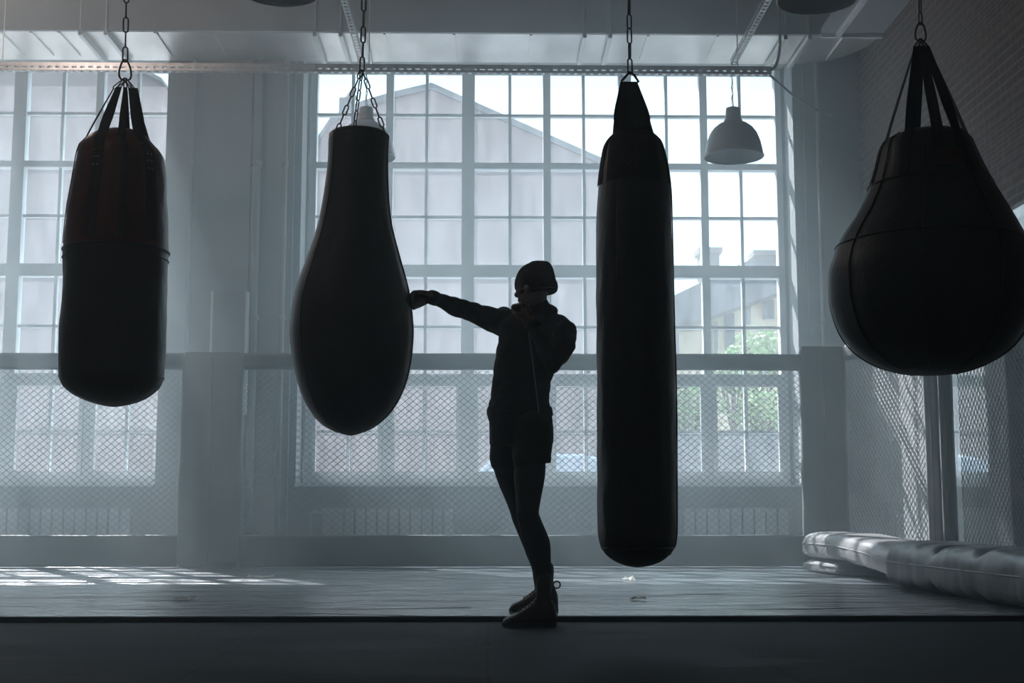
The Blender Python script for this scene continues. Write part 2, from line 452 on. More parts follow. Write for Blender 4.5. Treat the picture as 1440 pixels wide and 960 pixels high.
def make_window(n, x0, x1, idx):
    root = MB()
    z0, z1 = Z_SILL + .01, Z_HEAD - .01
    w = x1 - x0
    # outer frame + thick mullions + transoms
    root.box(x0, x0 + .07, YW - .05, YW + .09, z0, z1); root.box(x1 - .07, x1, YW - .05, YW + .09, z0, z1)
    root.box(x0 + .07, x1 - .07, YW - .05, YW + .09, z0, zs[8] + .02); root.box(x0 + .07, x1 - .07, YW - .05, YW + .09, zs[0] + .04, z1)
    xs_thick = [x0 + w * k / 3 for k in (1, 2)]
    for x in xs_thick: root.box(x - .072, x + .072, YW - .052, YW + .085, zs[8] + .02, zs[0] + .04)
    segs = [x0 + .07] + sum([[x - .072, x + .072] for x in xs_thick], []) + [x1 - .07]
    for a, b in ((segs[0], segs[1]), (segs[2], segs[3]), (segs[4], segs[5])):
        for r, hh in ((2, .036), (4, .07), (6, .045)):
            root.box(a, b, YW - .05, YW + .08, zs[r] - hh, zs[r] + hh)
    fr = root.build('window_%d' % n, M['frame']); tag(fr, kind='structure')
    mb = MB()
    for k in range(3):
        a, b = segs[2 * k], segs[2 * k + 1]; c = (a + b) / 2
        mb.box(c - .042, c + .042, YW - .045, YW + .075, zs[8] + .02, zs[0] + .04)
        for q in ((a + c - .0) / 2 - .01, (c + b) / 2 + .01):
            mb.box(q - .017, q + .017, YW - .02, YW + .05, zs[8] + .02, zs[0] + .04)
        for r in (1, 3, 5, 7):
            mb.box(a, b, YW - .02, YW + .045, zs[r] - .016, zs[r] + .016)
    mb.build('glazing_bars', M['frame'], fr)
    # opening sashes of the bottom row
    sb = MB()
    zb, zt = zs[8] + .02, zs[6] - .045
    for k in range(3):
        a, b = segs[2 * k], segs[2 * k + 1]; c = (a + b) / 2
        for p, q in ((a, c - .042), (c + .042, b)):
            t = .05
            sb.box(p, p + t, YW - .075, YW - .02, zb, zt); sb.box(q - t, q, YW - .075, YW - .02, zb, zt)
            sb.box(p + t, q - t, YW - .075, YW - .02, zb, zb + t); sb.box(p + t, q - t, YW - .075, YW - .02, zt - t, zt)
    sb.build('opening_sash', M['frame'], fr)
    g = MB().add([(x0 + .03, YW + .02, z0), (x1 - .03, YW + .02, z0), (x1 - .03, YW + .02, z1), (x0 + .03, YW + .02, z1)], [[0, 1, 2, 3]])
    g.build('panes', M['glass'], fr)
    s = MB().box(max(x0, (cw, lw)[idx][0]) + .0, min(x1, (cw, lw)[idx][1]), YB - .06, YW - .08, Z_SILL, Z_SILL + .025)
    s.build('window_sill', M['frame'], fr)
    return fr
make_window(1, fw[0], fw[1], 0)
make_window(2, lf[0], lf[1], 1)

# ------------------------------------------------------------------ duct, soffit, rails
zb = 5.48
xr_d = at(1238, 64, 13.55).x
pts = [(XL + .2, 13.55), (xr_d, 13.55)]
xc = at(1118, 93, 14.45).x
for k in range(0, 11):
    a = math.pi / 2 * k / 10
    pts.append((xc + (xr_d - xc) * math.cos(a), 13.55 + .92 * math.sin(a)))
pts.append((XL + .2, 14.47))
dm = MB().prismz(pts, zb, ZC - .02)
duct = tag(dm.build('air_duct', M['duct']), 'wide sheet metal air duct running above both windows', 'duct')
for px in (20, 62, 100, 232, 310, 545, 640, 745, 905, 1000, 1172):
    p = at(px, 70, 14.0)
    MB().box(p.x - .012, p.x + .012, 13.56, 14.3, zb - .02, zb - .001).build('seam_flange', M['duct'], duct)
face = MB().box(XL + .2, xr_d - .02, 13.50, 13.55, zb - .01, ZC - .02)
face.build('side_lining', M['ceil'], duct)
for px in (130, 165, 450, 485, 516, 818, 853, 1092, 1125):
    p = at(px, 60, 13.9); wbr = MB().box(p.x - .02, p.x + .02, 13.46, 14.46, zb - .075, zb - .022)
    wbr.box(p.x - .007, p.x + .007, 13.46, 13.49, zb - .075, ZC)
    nm = {130: 'leftmost', 165: 'second from the left'}.get(px)
    tag(wbr.build('hanger_strut', M['steel']), {130: 'steel strut under the duct, left of the red bag chain', 165: 'steel strut under the duct, directly behind the red bag chain',
        450: 'steel strut under the duct, left of the teardrop bag chain', 485: 'steel strut under the duct, close beside the left perforated rail',
        516: 'steel strut under the duct, just right of the teardrop bag chain', 818: 'steel strut under the duct, left of the long bag, farther of a pair',
        853: 'steel strut under the duct, nearest the long bag chain on its left', 1092: 'steel strut under the duct, where the cross rail ends',
        1125: 'rightmost steel strut under the duct, near the brick wall'}[px], 'strut', 'hanger struts under the duct')

# suspended soffit panel against the brick wall
a, b = at(1150, 58, 13.2), at(1262, 10, 12.4)
sp = MB().box(a.x + .1, XR - .005, 12.0, 13.45, 5.46, 5.52)
tag(sp.build('ceiling_panel', M['ceil']), 'flat grey ceiling panel in the corner by the brick wall', 'panel')
mb = MB(); mb.box(a.x + .25, a.x + .30, 12.0, 13.45, 5.42, 5.46); mb.box(a.x + .1, XR - .01, 13.44, 13.48, 5.42, 5.46)
tag(mb.build('panel_rail', M['frame']), 'pale metal edge rail under the corner ceiling panel', 'rail')

def perforated_rail(p0, p1, w, h, label, parent_group='perforated steel rails under the ceiling'):
    """channel with rows of holes in its bottom and facing web; p0->p1 in the xy plane, z bottom"""
    p0, p1 = Vector(p0), Vector(p1); d = p1 - p0; L = d.length; u = d / L
    n = Vector((-u.y, u.x, 0)); up = Vector((0, 0, 1))
    mb = MB(); step = .075; hole = .044; N = int(L / step)
    def strip(o, a, b, wid):
        # strip spanned by u (length) and a (width) with holes
        m0, m1 = (wid - .030) / 2, (wid + .030) / 2
        e = b * .003
        for s0, s1 in ((0, m0), (m1, wid)):
            q = [o + a * s0, o + a * s1, o + a * s1 + u * L, o + a * s0 + u * L]
            mb.add([v for v in q] + [v + e for v in q], [[0, 1, 2, 3], [7, 6, 5, 4], [0, 4, 5, 1], [1, 5, 6, 2], [2, 6, 7, 3], [3, 7, 4, 0]])
        for i in range(N + 1):
            x0 = i * step - (step - hole) / 2; x1 = x0 + (step - hole)
            x0, x1 = max(0, x0), min(L, x1)
            if x1 <= x0: continue
            q = [o + a * m0 + u * x0, o + a * m1 + u * x0, o + a * m1 + u * x1, o + a * m0 + u * x1]
            mb.add(q + [v + e for v in q], [[0, 1, 2, 3], [7, 6, 5, 4]])
    strip(p0 - n * w / 2, n, up, w)
    strip(p0 - n * w / 2, up, n, h)
    strip(p0 + n * w / 2 + up * 0, up, -n, h)
    return tag(mb.build('perforated_rail', M['steel']), label, 'rail', parent_group)

YR = 12.1
zr = at(700, 103.5, YR).z
xr_end = at(1084, 100, YR).x
perforated_rail((-5.5, YR, zr), (xr_end, YR, zr), .06, .075, 'long perforated cross rail running below the duct, in front of both windows')
xa = at(509, 95, YR).x; xb = at(1030, 95, YR).x
perforated_rail((xa, YR - .05, zr + .08), (xa, 3.0, zr + .08), .055, .05, 'perforated rail running towards the camera beside the teardrop bag chain')
perforated_rail((xb, YR - .05, zr + .08), (xb, 3.0, zr + .08), .055, .05, 'perforated rail running towards the camera above the white lamp')
# ceiling hangers of the rails and the beam the bags hang from (above the frame)
for x, nm in ((-4.5, 'threaded rod holding the cross rail, out of frame at the left'), (xa + .06, 'thin threaded rod holding the cross rail beside the teardrop bag'), (xb + .06, 'thin threaded rod holding the cross rail above the white lamp')):
    tag(MB().tube([(x, YR + .05, zr + .076), (x, YR + .05, ZC)], .005, 8).build('threaded_rod', M['steel']), nm, 'rod', 'threaded rods of the cross rail')
BY = 5.6
zbeam = 4.3
bm_ = MB().box(XL + .01, XR - .01, BY - .5, BY - .4, zbeam, zbeam + .2).box(XL + .01, XR - .01, BY + .75, BY + .85, zbeam, zbeam + .2)
for x in (-8, -5, -2, 1, 3.5): bm_.box(x - .04, x + .04, BY - .5, BY + .85, zbeam + .2, zbeam + .28)
# (kept outside the frame; the chains run up to it)
beam = tag(bm_.build('bag_beam', M['darksteel']), 'dark steel frame that the bag chains hang from', 'beam')
mb = MB()
for x in (-8, 3.5):
    for y in (BY - .45, BY + .8): mb.box(x - .03, x + .03, y - .03, y + .03, zbeam + .28, ZC)
mb.build('hanger_post', M['darksteel'], beam)

# cable drooping from the rail end to the wall
c0, c1 = at(1083, 106, YR), at(1168, 163, 13.9)
pts = []
for i in range(25):
    t = i / 24; p = c0.lerp(c1, t); p.z -= .05 * math.sin(math.pi * t); pts.append(p)
tag(MB().tube(pts, .011, 8).build('power_cable', M['cable'], smooth=True), 'thin grey cable drooping from the cross rail end to the right', 'cable')
c0, c1 = at(1084, 99, YR), at(1097, 63, 13.0)
pts = [c0, at(1090, 94, 12.25), at(1094, 84, 12.5), at(1096, 73, 12.75), c1, Vector((c1.x, c1.y, ZC - .1)), Vector((c1.x, c1.y, ZC))]
tag(MB().tube(pts, .014, 8).build('power_cable', M['cable'], smooth=True), 'short cable looping up from the cross rail end to the ceiling', 'cable')

# ------------------------------------------------------------------ chain helper
def link_mesh(mb, c, t, side, L, W, r):
    """one stadium-shaped link centred at c, long axis t, wide axis side"""
    pts = []; h = (L - W) / 2; w = W / 2 - r
    for k in range(7):
        a = -math.pi / 2 + math.pi * k / 6
        pts.append(c + t * (h - r * 0 + w * math.cos(a)) + side * (w * math.sin(a)))
    for k in range(7):
        a = math.pi / 2 + math.pi * k / 6
        pts.append(c + t * (-h + w * math.cos(a)) + side * (w * math.sin(a)))
    mb.tube(pts, r, 6, closed=True)

def chain_along(mb, p0, p1, L, W, r, phase=0, fixed_n=None):
    p0, p1 = Vector(p0), Vector(p1); d = p1 - p0; tot = d.length
    pitch = L - 2 * r
    n = fixed_n or max(1, round(tot / pitch)); pitch = tot / n; t = d.normalized()
    s = Vector((1, 0, 0)) - t * t.x; s.normalize()
    q = t.cross(s)
    for i in range(n):
        ang = R(phase + (20 if i % 2 == 0 else 105))
        link_mesh(mb, p0 + t * pitch * (i + .5), t, s * math.cos(ang) + q * math.sin(ang), pitch + 2 * r, W, r)

def carabiner(mb, top, bot, wid, r):
    """pear-shaped spring hook hanging from top to bot"""
    top, bot = Vector(top), Vector(bot); c = (top + bot) / 2; h = (top - bot).length / 2; t = (top - bot).normalized()
    s = Vector((1, .25, 0)).normalized(); pts = []
    for k in range(20):
        a = 2 * math.pi * k / 20
        w = wid / 2 * (1 - .38 * math.cos(a)) * abs(math.sin(a)) ** .7 * (1 if math.sin(a) > 0 else -1)
        pts.append(c + t * h * math.cos(a) + s * w)
    mb.tube(pts, r, 8, closed=True)

def strap_mesh(mb, pts, widths, thick=.004, wdir=None):
    """flat webbing following pts"""
    pts = [Vector(p) for p in pts]; rings = []
    for i, p in enumerate(pts):
        t = (pts[min(i + 1, len(pts) - 1)] - pts[max(i - 1, 0)]).normalized()
        w = Vector(wdir) if wdir is not None else Vector((1, 0, 0))
        w = w - t * w.dot(t); w.normalize(); n = t.cross(w); n.normalize()
        hw = (widths[i] if isinstance(widths, (list, tuple)) else widths) / 2
        rings.append([p + w * hw + n * thick, p - w * hw + n * thick, p - w * hw - n * thick, p + w * hw - n * thick])
    mb.rings(rings)

def bag_profile(sl, Y, seg=64, step=5, flat_top=True):
    """sl: list of (py, xl, xr) silhouette edges in the photograph"""
    ys = [s[0] for s in sl]; ls = [s[1] for s in sl]; rs = [s[2] for s in sl]
    out = []; y = ys[0]
    samples = []
    while y < ys[-1]:
        samples.append(y); y += step
    # dense sampling near the ends
    e = ys[-1]
    samples = [q for q in samples if q < e - 6] + [e - 6, e - 4, e - 2.5, e - 1.2, e - .4, e]
    for y in samples:
        l, r = cr_interp(ys, ls, y), cr_interp(ys, rs, y)
        c = at((l + r) / 2, y, Y); out.append((c, max(.004, pm((r - l) / 2, Y) * (c - CAM).length / c.y * .995)))
    return out

def make_bag(name, prof, mats, parent, mi_fn=None, wob=None, seg=72):
    rings = []; mis = []
    zt = prof[0][0].z
    for c, r in prof:
        ring = []
        for k in range(seg):
            a = 2 * math.pi * k / seg; rr = r
            if wob: rr += wob(a, c.z) * min(1, r / .12)
            ring.append(c + Vector((rr * math.cos(a), rr * math.sin(a), 0)))
        rings.append(ring); mis.append(mi_fn(c.z) if mi_fn else 0)
    return MB().rings(rings, mis=mis).build(name, mats, parent, smooth=True)

def seam_ring(prof, z, parent, m, r=.004, name='seam', seg=64, off=.001):
    for i in range(len(prof) - 1):
        if prof[i][0].z >= z >= prof[i + 1][0].z:
            t = (prof[i][0].z - z) / max(1e-6, prof[i][0].z - prof[i + 1][0].z)
            c = prof[i][0].lerp(prof[i + 1][0], t); rad = prof[i][1] + (prof[i + 1][1] - prof[i][1]) * t + off
            pts = [c + Vector((rad * math.cos(2 * math.pi * k / seg), rad * math.sin(2 * math.pi * k / seg), 0)) for k in range(seg)]
            return MB().tube(pts, r, 6, closed=True).build(name, m, parent, smooth=True)

def surf_pt(prof, z, a, off=0.0):
    for i in range(len(prof) - 1):
        if prof[i][0].z >= z >= prof[i + 1][0].z:
            t = (prof[i][0].z - z) / max(1e-6, prof[i][0].z - prof[i + 1][0].z)
            c = prof[i][0].lerp(prof[i + 1][0], t); rad = prof[i][1] + (prof[i + 1][1] - prof[i][1]) * t + off
            return c + Vector((rad * math.cos(a), rad * math.sin(a), 0))
    c, rad = prof[0] if z > prof[0][0].z else prof[-1]
    return c + Vector(((rad + off) * math.cos(a), (rad + off) * math.sin(a), 0))

def vseam(prof, a, z0, z1, parent, m, r=.003, name='seam', n=40):
    pts = [surf_pt(prof, z0 + (z1 - z0) * i / n, a, .0015) for i in range(n + 1)]
    return MB().tube(pts, r, 6).build(name, m, parent, smooth=True)

def hang_root(name, prof, Y):
    c = prof[-1][0]
    return empty(name, (c.x, c.y, c.z))

# ------------------------------------------------------------------ BAG A : dark red and black cylinder
YA = 5.8
slA = [(185, 150, 192), (188, 140, 200), (195, 128, 207), (203, 120, 213), (211, 115, 220), (222, 113, 227), (240, 110, 229.5), (253, 108, 230.5), (300, 100, 232), (352, 95, 232.5), (360, 94.5, 231.5), (390, 94, 231), (480, 89, 228.5), (527, 88, 227), (543, 93, 221), (553, 103, 211), (562, 119, 198), (568, 136, 182), (571, 150, 168), (572, 158, 160)]
pA = bag_profile(slA, YA)
A = hang_root('heavy_bag', pA, YA)
tag(A, 'stout dark red and black cylindrical heavy bag with web straps, leftmost', 'punching bag')
zsplit = at(163, 354, YA).z
wobA = lambda a, z: .004 * noise.noise(Vector((a * 1.2, z * 5, 1))) + .003 * noise.noise(Vector((math.cos(a) * 3, math.sin(a) * 3, z * 11)))
make_bag('bag_body', pA, [M['red_leather'], M['brown_leather']], A, lambda z: 0 if z > zsplit else 1, wobA)
seam_ring(pA, zsplit, A, M['black_leather'], .005, off=.003)
seam_ring(pA, at(163, 356, YA).z - .03, A, M['black_leather'], .0025, off=.003)
seam_ring(pA, at(160, 531, YA).z, A, M['black_leather'], .0025, 'bottom_seam', off=.0)
apexA = at(176, 111, YA)
def conform_strap(prof, a, st, zAtt, zdown, w0, w1, wdir=None, nair=9, nsur=14, th=.0022):
    """webbing running from st to the bag's surface and down along it, curved with the bag"""
    rows = []; tang = Vector((-math.sin(a), math.cos(a), 0)); wd = Vector(wdir).normalized() if wdir is not None else tang
    if wd.dot(tang) < 0: wd = -wd
    att = surf_pt(prof, zAtt, a, .004)
    us = (-1, -.5, 0, .5, 1)
    def surfrow(z):
        r = 0
        for i in range(len(prof) - 1):
            if prof[i][0].z >= z >= prof[i + 1][0].z: r = prof[i][1]; break
        r = max(r or prof[0][1], .05)
        return [surf_pt(prof, z, a + u * w1 / 2 / r, .0025) for u in us], Vector((math.cos(a), math.sin(a), 0))
    srow, nrm = surfrow(zAtt)
    airn = (att - Vector(st)).normalized().cross(wd); airn = airn if airn.dot(Vector((math.cos(a), math.sin(a), 0))) > 0 else -airn
    for k in range(nair):
        t = k / nair; w = w0 + (w1 - w0) * min(1, t * 1.6); c = Vector(st).lerp(att, t)
        flat = [c + wd * (u * w / 2) for u in us]; m = max(0, (t - .75) / .25)
        rows.append(([p.lerp(q + (c - att) * (1 - m), m) if m > 0 else p for p, q in zip(flat, srow)], airn))
    for k in range(nsur + 1):
        r, n = surfrow(zAtt + (zdown - zAtt) * k / nsur); rows.append((r, n))
    return MB().rings([[p + n * th for p in r] + [p - n * th * .3 for p in reversed(r)] for r, n in rows])

def bag_straps(prof, root, apex, specs, zAtt, zdown, m=M['webbing'], ring=.035):
    """specs: (angle deg, width at top, width below, face the room?, sideways offset at the ring)"""
    for d, w0, w1, fr, dx in specs:
        a = R(d); att = surf_pt(prof, zAtt, a, .004)
        st = Vector(apex) + (att - Vector(apex)).normalized() * ring + Vector((dx, 0, 0))
        s_ = conform_strap(prof, a, st, zAtt, zdown, w0, w1, (1, 0, 0) if fr else None).build('strap', m, root)
        l = MB(); t = (st - Vector(apex)).normalized(); c = Vector(apex).lerp(st, .5)
        link_mesh(l, c, t, (Vector((1, .3, 0)) - t * t.dot(Vector((1, .3, 0)))).normalized(), (st - Vector(apex)).length + .012, .018, .0026)
        l.build('strap_ring', M['darksteel'], s_, smooth=True)
bag_straps(pA, A, apexA, [(196, .02, .035, 0, -.022), (256, .026, .046, 1, -.012), (290, .014, .030, 1, .003), (324, .042, .056, 1, .024), (92, .02, .035, 0, 0), (35, .02, .035, 0, .012)], at(163, 197, YA).z, at(163, 345, YA).z, ring=.05)
# rivets where the straps are stitched down
for d in (255, 322):
    for zz in (226, 236, 247):
        for da in (-.045, .045):
            MB().ball(surf_pt(pA, at(163, zz, YA).z, R(d) + da, .008), .0042, 8).build('rivet', M['steel'], A, smooth=True)
mb = MB(); carabiner(mb, at(176, 84, YA), at(176, 113, YA), .048, .0042)
mb.build('spring_hook', M['darksteel'], A, smooth=True)
mb = MB(); chain_along(mb, at(176, 87, YA), at(177.5, 4, YA), .075, .028, .0036)
chain_along(mb, at(177.5, 4, YA), (at(178, 0, YA).x, YA, zbeam - .0), .075, .028, .0036)
mb.build('chain', M['darksteel'], A, smooth=True)

# ------------------------------------------------------------------ BAG B : teardrop on three chains
YBg = 6.45
slB = [(182, 488, 522), (184, 474, 536), (187, 467, 542), (192, 464, 545.5), (200, 462.5, 546), (217, 462, 545), (267, 457, 546), (308, 449.5, 549.5), (330, 443.5, 554), (367, 431, 564), (412, 415.5, 576), (440, 410, 580), (466, 408, 581.5), (500, 411, 579.5), (530, 417, 574), (558, 426, 563), (580, 438, 549), (594, 450, 535), (604, 465, 520), (610, 481, 504), (612.5, 492, 494)]
pB = bag_profile(slB, YBg)
B = hang_root('teardrop_bag', pB, YBg)
tag(B, 'dark bowling-pin shaped teardrop bag on three chains that the boxer punches', 'punching bag')
make_bag('bag_body', pB, [M['brown_leather']], B, None, lambda a, z: .002 * noise.noise(Vector((math.cos(a) * 2, math.sin(a) * 2, z * 6))))
for d in (-8, 82, 172, 262 - 40): vseam(pB, R(d), at(500, 190, YBg).z, at(492, 608, YBg).z, B, M['black_leather'], .0028)
seam_ring(pB, at(505, 191, YBg).z, B, M['black_leather'], .004, 'rim_piping')
jB = at(509, 98, YBg)
tops = [(at(473, 187, YBg - .1), 'l'), (at(498, 184, YBg + .13), 'm'), (at(543, 192, YBg - .03), 'r')]
for q, (p, _) in enumerate(tops):
    mb = MB(); chain_along(mb, p, jB, .062, .025, .0036, phase=q * 35)
    mb.build('bag_chain', M['darksteel'], B, smooth=True)
mb = MB(); chain_along(mb, jB + Vector((0, 0, -.01)), at(510.5, 60, YBg), .075, .03, .0042); chain_along(mb, at(510.5, 60, YBg), (at(512, 0, YBg).x, YBg, zbeam), .09, .03, .0045)
mb.build('chain', M['darksteel'], B, smooth=True)
for p, _ in tops:
    mb = MB(); link_mesh(mb, p + Vector((0, 0, -.004)), Vector((0, 0, 1)), Vector((1, .3, 0)).normalized(), .04, .034, .004)
    mb.build('eyelet', M['darksteel'], B, smooth=True)

# ------------------------------------------------------------------ BAG C : long black bag
YCg = 5.7
slC = [(184, 872, 907), (187, 866, 915), (192, 860, 921), (199, 854, 928), (207, 850, 931.5), (227, 846, 936.5), (253, 842.5, 941), (273, 841, 943), (320, 839, 944.5), (400, 838.5, 946.5), (463, 838.5, 948), (530, 839, 950), (593, 839.5, 951), (680, 840, 951), (745, 841, 951), (765, 844.5, 949), (777, 851, 943), (786, 861, 934), (792, 872, 923), (796, 884, 910), (797.5, 893, 899)]
pC = bag_profile(slC, YCg)
C = hang_root('long_heavy_bag', pC, YCg)
tag(C, 'tall narrow black heavy bag hanging to shin height behind the boxer', 'punching bag')
make_bag('bag_body', pC, [M['black_leather']], C, None, lambda a, z: .0035 * noise.noise(Vector((a * 1.5, z * 3, 4))) + .0035 * noise.noise(Vector((math.cos(a) * 4, math.sin(a) * 4, z * 7))))
seam_ring(pC, at(895, 770, YCg).z, C, M['black_leather'], .004, 'bottom_seam')
vseam(pC, R(238), at(890, 205, YCg).z, at(895, 400, YCg).z, C, M['cable'], .0025, 'piping')
vseam(pC, R(350), at(890, 205, YCg).z, at(895, 780, YCg).z, C, M['black_leather'], .003)
# wide hanging straps gathered to a triangle
hk = at(885.5, 101, YCg)
for d, w0, w1, dx in ((188, .045, .07, -9), (232, .05, .085, -5), (262, .05, .09, -1), (292, .045, .085, 3), (345, .04, .07, 9), (60, .05, .09, 4), (120, .05, .09, -4)):
    a = R(d); st = at(885 + dx, 117, YCg) + Vector((0, .02 * math.sin(a), 0))
    s = conform_strap(pC, a, st, at(890, 189, YCg).z, at(890, 262, YCg).z, w0, w1, (1, 0, 0) if 225 < d < 300 else None).build('strap', M['webbing'], C)
    if d in (262,):
        for zz in (221, 232, 243):
            for da in (-.12, .12): MB().ball(surf_pt(pC, at(890, zz, YCg).z, a + da, .009), .0042, 8).build('rivet', M['darksteel'], s, smooth=True)
mb = MB()
tri = [at(x, y, YCg) for x, y in ((885.5, 101), (875, 113), (873, 117), (880, 118), (893, 118), (898, 115), (892, 106))]
mb.tube(tri, .0055, 8, closed=True)
mb.build('triangle_hook', M['darksteel'], C, smooth=True)
mb = MB(); chain_along(mb, at(886, 104, YCg), at(885, 40, YCg), .072, .027, .0036); chain_along(mb, at(885, 40, YCg), (at(885, 0, YCg).x, YCg, zbeam), .072, .027, .0036)
mb.build('chain', M['darksteel'], C, smooth=True)

# ------------------------------------------------------------------ BAG D : big pear shaped wrecking bag
YD = 4.6
slD = [(185, 1300, 1322), (187, 1279, 1341), (190, 1262, 1352), (196, 1250, 1358), (206, 1243, 1362), (241, 1234, 1377), (269, 1225, 1391), (300, 1210, 1408), (335, 1189, 1425.5), (357, 1179.5, 1434.5), (383, 1174, 1440), (415, 1175, 1441), (440, 1180, 1439), (467, 1190, 1430), (485, 1202, 1419), (500, 1218, 1404), (511, 1235, 1387), (520, 1256, 1366), (525, 1277, 1346), (527, 1300, 1322)]
pD = bag_profile(slD, YD)
D = hang_root('wrecking_ball_bag', pD, YD)
tag(D, 'huge black pear-shaped heavy bag with six web straps at the right edge', 'punching bag')
make_bag('bag_body', pD, [M['black_leather']], D, None, lambda a, z: .003 * noise.noise(Vector((math.cos(a) * 3, math.sin(a) * 3, z * 4))) + .0022 * math.cos(8 * a))
for d in (15, 60, 105, 150, 195, 240, 285, 330): vseam(pD, R(d + 8), at(1310, 192, YD).z, at(1311, 524, YD).z, D, M['black_leather'], .0028)
seam_ring(pD, at(1310, 345, YD).z, D, M['black_leather'], .0032, off=.002)
seam_ring(pD, at(1310, 262, YD).z, D, M['black_leather'], .003, off=.003)
apexD = at(1294.5, 56, YD)
bag_straps(pD, D, apexD, [(182, .015, .03, 0, -.010), (228, .022, .036, 1, -.012), (265, .024, .038, 1, -.001), (293, .024, .036, 1, .010), (358, .015, .028, 0, .012), (90, .03, .035, 0, 0)], at(1300, 196, YD).z, at(1300, 262, YD).z, ring=.03)
# leather patch
c0 = R(274)
rings = []
for k in range(7):
    a = c0 - .22 + .44 * k / 6
    rings.append([surf_pt(pD, at(1310, y, YD).z, a, o) for y, o in ((226, .004), (226, .010), (250, .010), (250, .004))])
MB().rings(rings).build('leather_patch', M['label'], D)
mb = MB(); carabiner(mb, at(1294.5, 32, YD), at(1294.5, 58, YD), .040, .0035)
mb.build('spring_hook', M['darksteel'], D, smooth=True)
mb = MB(); chain_along(mb, at(1294.5, 35, YD), at(1293.5, 0, YD), .046, .018, .0025); chain_along(mb, at(1293.5, 0, YD), (at(1293.5, 0, YD).x, YD, zbeam), .046, .018, .0025)
mb.build('chain', M['darksteel'], D, smooth=True)
bm2 = MB().box(3.4, 3.45, YD - .06, BY - .5, zbeam, zbeam + .1).box(at(1293.5, 0, YD).x - .2, XR - .01, YD - .05, YD + .05, zbeam - .0, zbeam + .1)
bm2.build('cross_beam', M['darksteel'], beam)
m3 = MB()
for p, Y in ((at(178, 0, YA).x, YA), (at(512, 0, YBg).x, YBg), (at(885, 0, YCg).x, YCg)):
    m3.box(p - .04, p + .04, BY - .4, BY + .75, zbeam, zbeam + .06)
m3.build('cross_beam', M['darksteel'], beam)

# ------------------------------------------------------------------ pendant lamps
def make_lamp(cx_px, rim_px_y, Y, dia, label, ztop, chain=True):
    p = at(cx_px, rim_px_y, Y); z = p.z + pm(4, Y); c = Vector((p.x, Y, z)); s = dia / .45
    root = empty('pendant_lamp', c); tag(root, label, 'lamp', 'enamelled pendant lamps')
    r = .225
    prof = [(r * 1.0, 0), (r * 1.02, .006), (r * .985, .022), (r * .955, .06), (r * .90, .12), (r * .80, .18), (r * .66, .225), (r * .48, .258), (r * .34, .272), (r * .28, .280)]
    inn = [(a - .006, b) for a, b in prof][::-1]
    MB().lathe(c, [(a * s, b * s) for a, b in prof + inn + [prof[0]]], 48, caps=False).build('lamp_shade', M['lampm'], root, smooth=True)
    MB().lathe(c, [(a * s, b * s) for a, b in ((.072, .272), (.070, .29), (.058, .30), (.054, .375), (.050, .385), (.015, .39), (.010, .40))], 32).build('lamp_neck', M['lampm'], root, smooth=True)
    MB().lathe(c, [(a * s, b * s) for a, b in ((.01, .06), (.04, .075), (.052, .11), (.045, .15), (.022, .19), (.02, .27))], 24).build('light_bulb', M['frame'], root, smooth=True)
    mb = MB(); top = Vector((c.x, c.y, c.z + .40 * s))
    link_mesh(mb, top + Vector((0, 0, .008)), Vector((0, 0, 1)), Vector((1, 0, 0)), .034, .024, .003)
    chain_along(mb, top + Vector((0, 0, .02)), Vector((c.x, c.y, ztop)), .045, .02, .0028)
    mb.build('lamp_chain', M['steel'], root, smooth=True)
    pts = [Vector((c.x + .01 * math.sin(i * 1.3), c.y + .012, top.z + (ztop - top.z) * i / 14)) for i in range(15)]
    MB().tube(pts, .003, 6).build('lamp_cord', M['cable'], root, smooth=True)
    return root
make_lamp(1032, 225, YR, .545, 'white enamel pendant lamp hanging clear in the centre window, right of the long bag', zr)
make_lamp(514, 225, YR, .545, 'white enamel pendant lamp half hidden behind the teardrop bag', zr)
make_lamp(394, -7, 7.6, .46, 'pendant lamp at the upper left, only its round rim in the frame', ZC)
make_lamp(1150, 4, 7.6, .47, 'pendant lamp at the upper right, only its round rim in the frame', ZC)

# ------------------------------------------------------------------ cage: padded fence
YC = 12.75
ZM = .03                                  # mat top
z_r0, z_r1 = at(700, 520, YC).z, at(700, 497, YC).z
z_kick = at(700, 752, YC).z

def chainlink(mb, p0, p1, z0, z1, c=.037, h=.031, r=.003):
    p0, p1 = Vector(p0), Vector(p1); d = p1 - p0; L = Vector((d.x, d.y, 0)).length; u = Vector((d.x, d.y, 0)) / L; n = Vector((-u.y, u.x, 0))
    nw = int(L / c); nk = int((z1 - z0) / h)
    for i in range(nw):
        vs = []; fs = []
        for k in range(nk + 1):
            even = (k + i) % 2 == 0
            x = (i if even else i + 1) * c; zz = z0 + k * h
            off = .0022 if even else -.0022
            o = Vector((p0.x, p0.y, 0)) + u * x + n * off + Vector((0, 0, zz))
            vs += [o + n * r, o + u * r * 1.25, o - n * r, o - u * r * 1.25]
            if k:
                a = 4 * (k - 1); b = 4 * k
                fs += [[a + q, a + (q + 1) % 4, b + (q + 1) % 4, b + q] for q in range(4)]
        mb.add(vs, fs)
    return mb

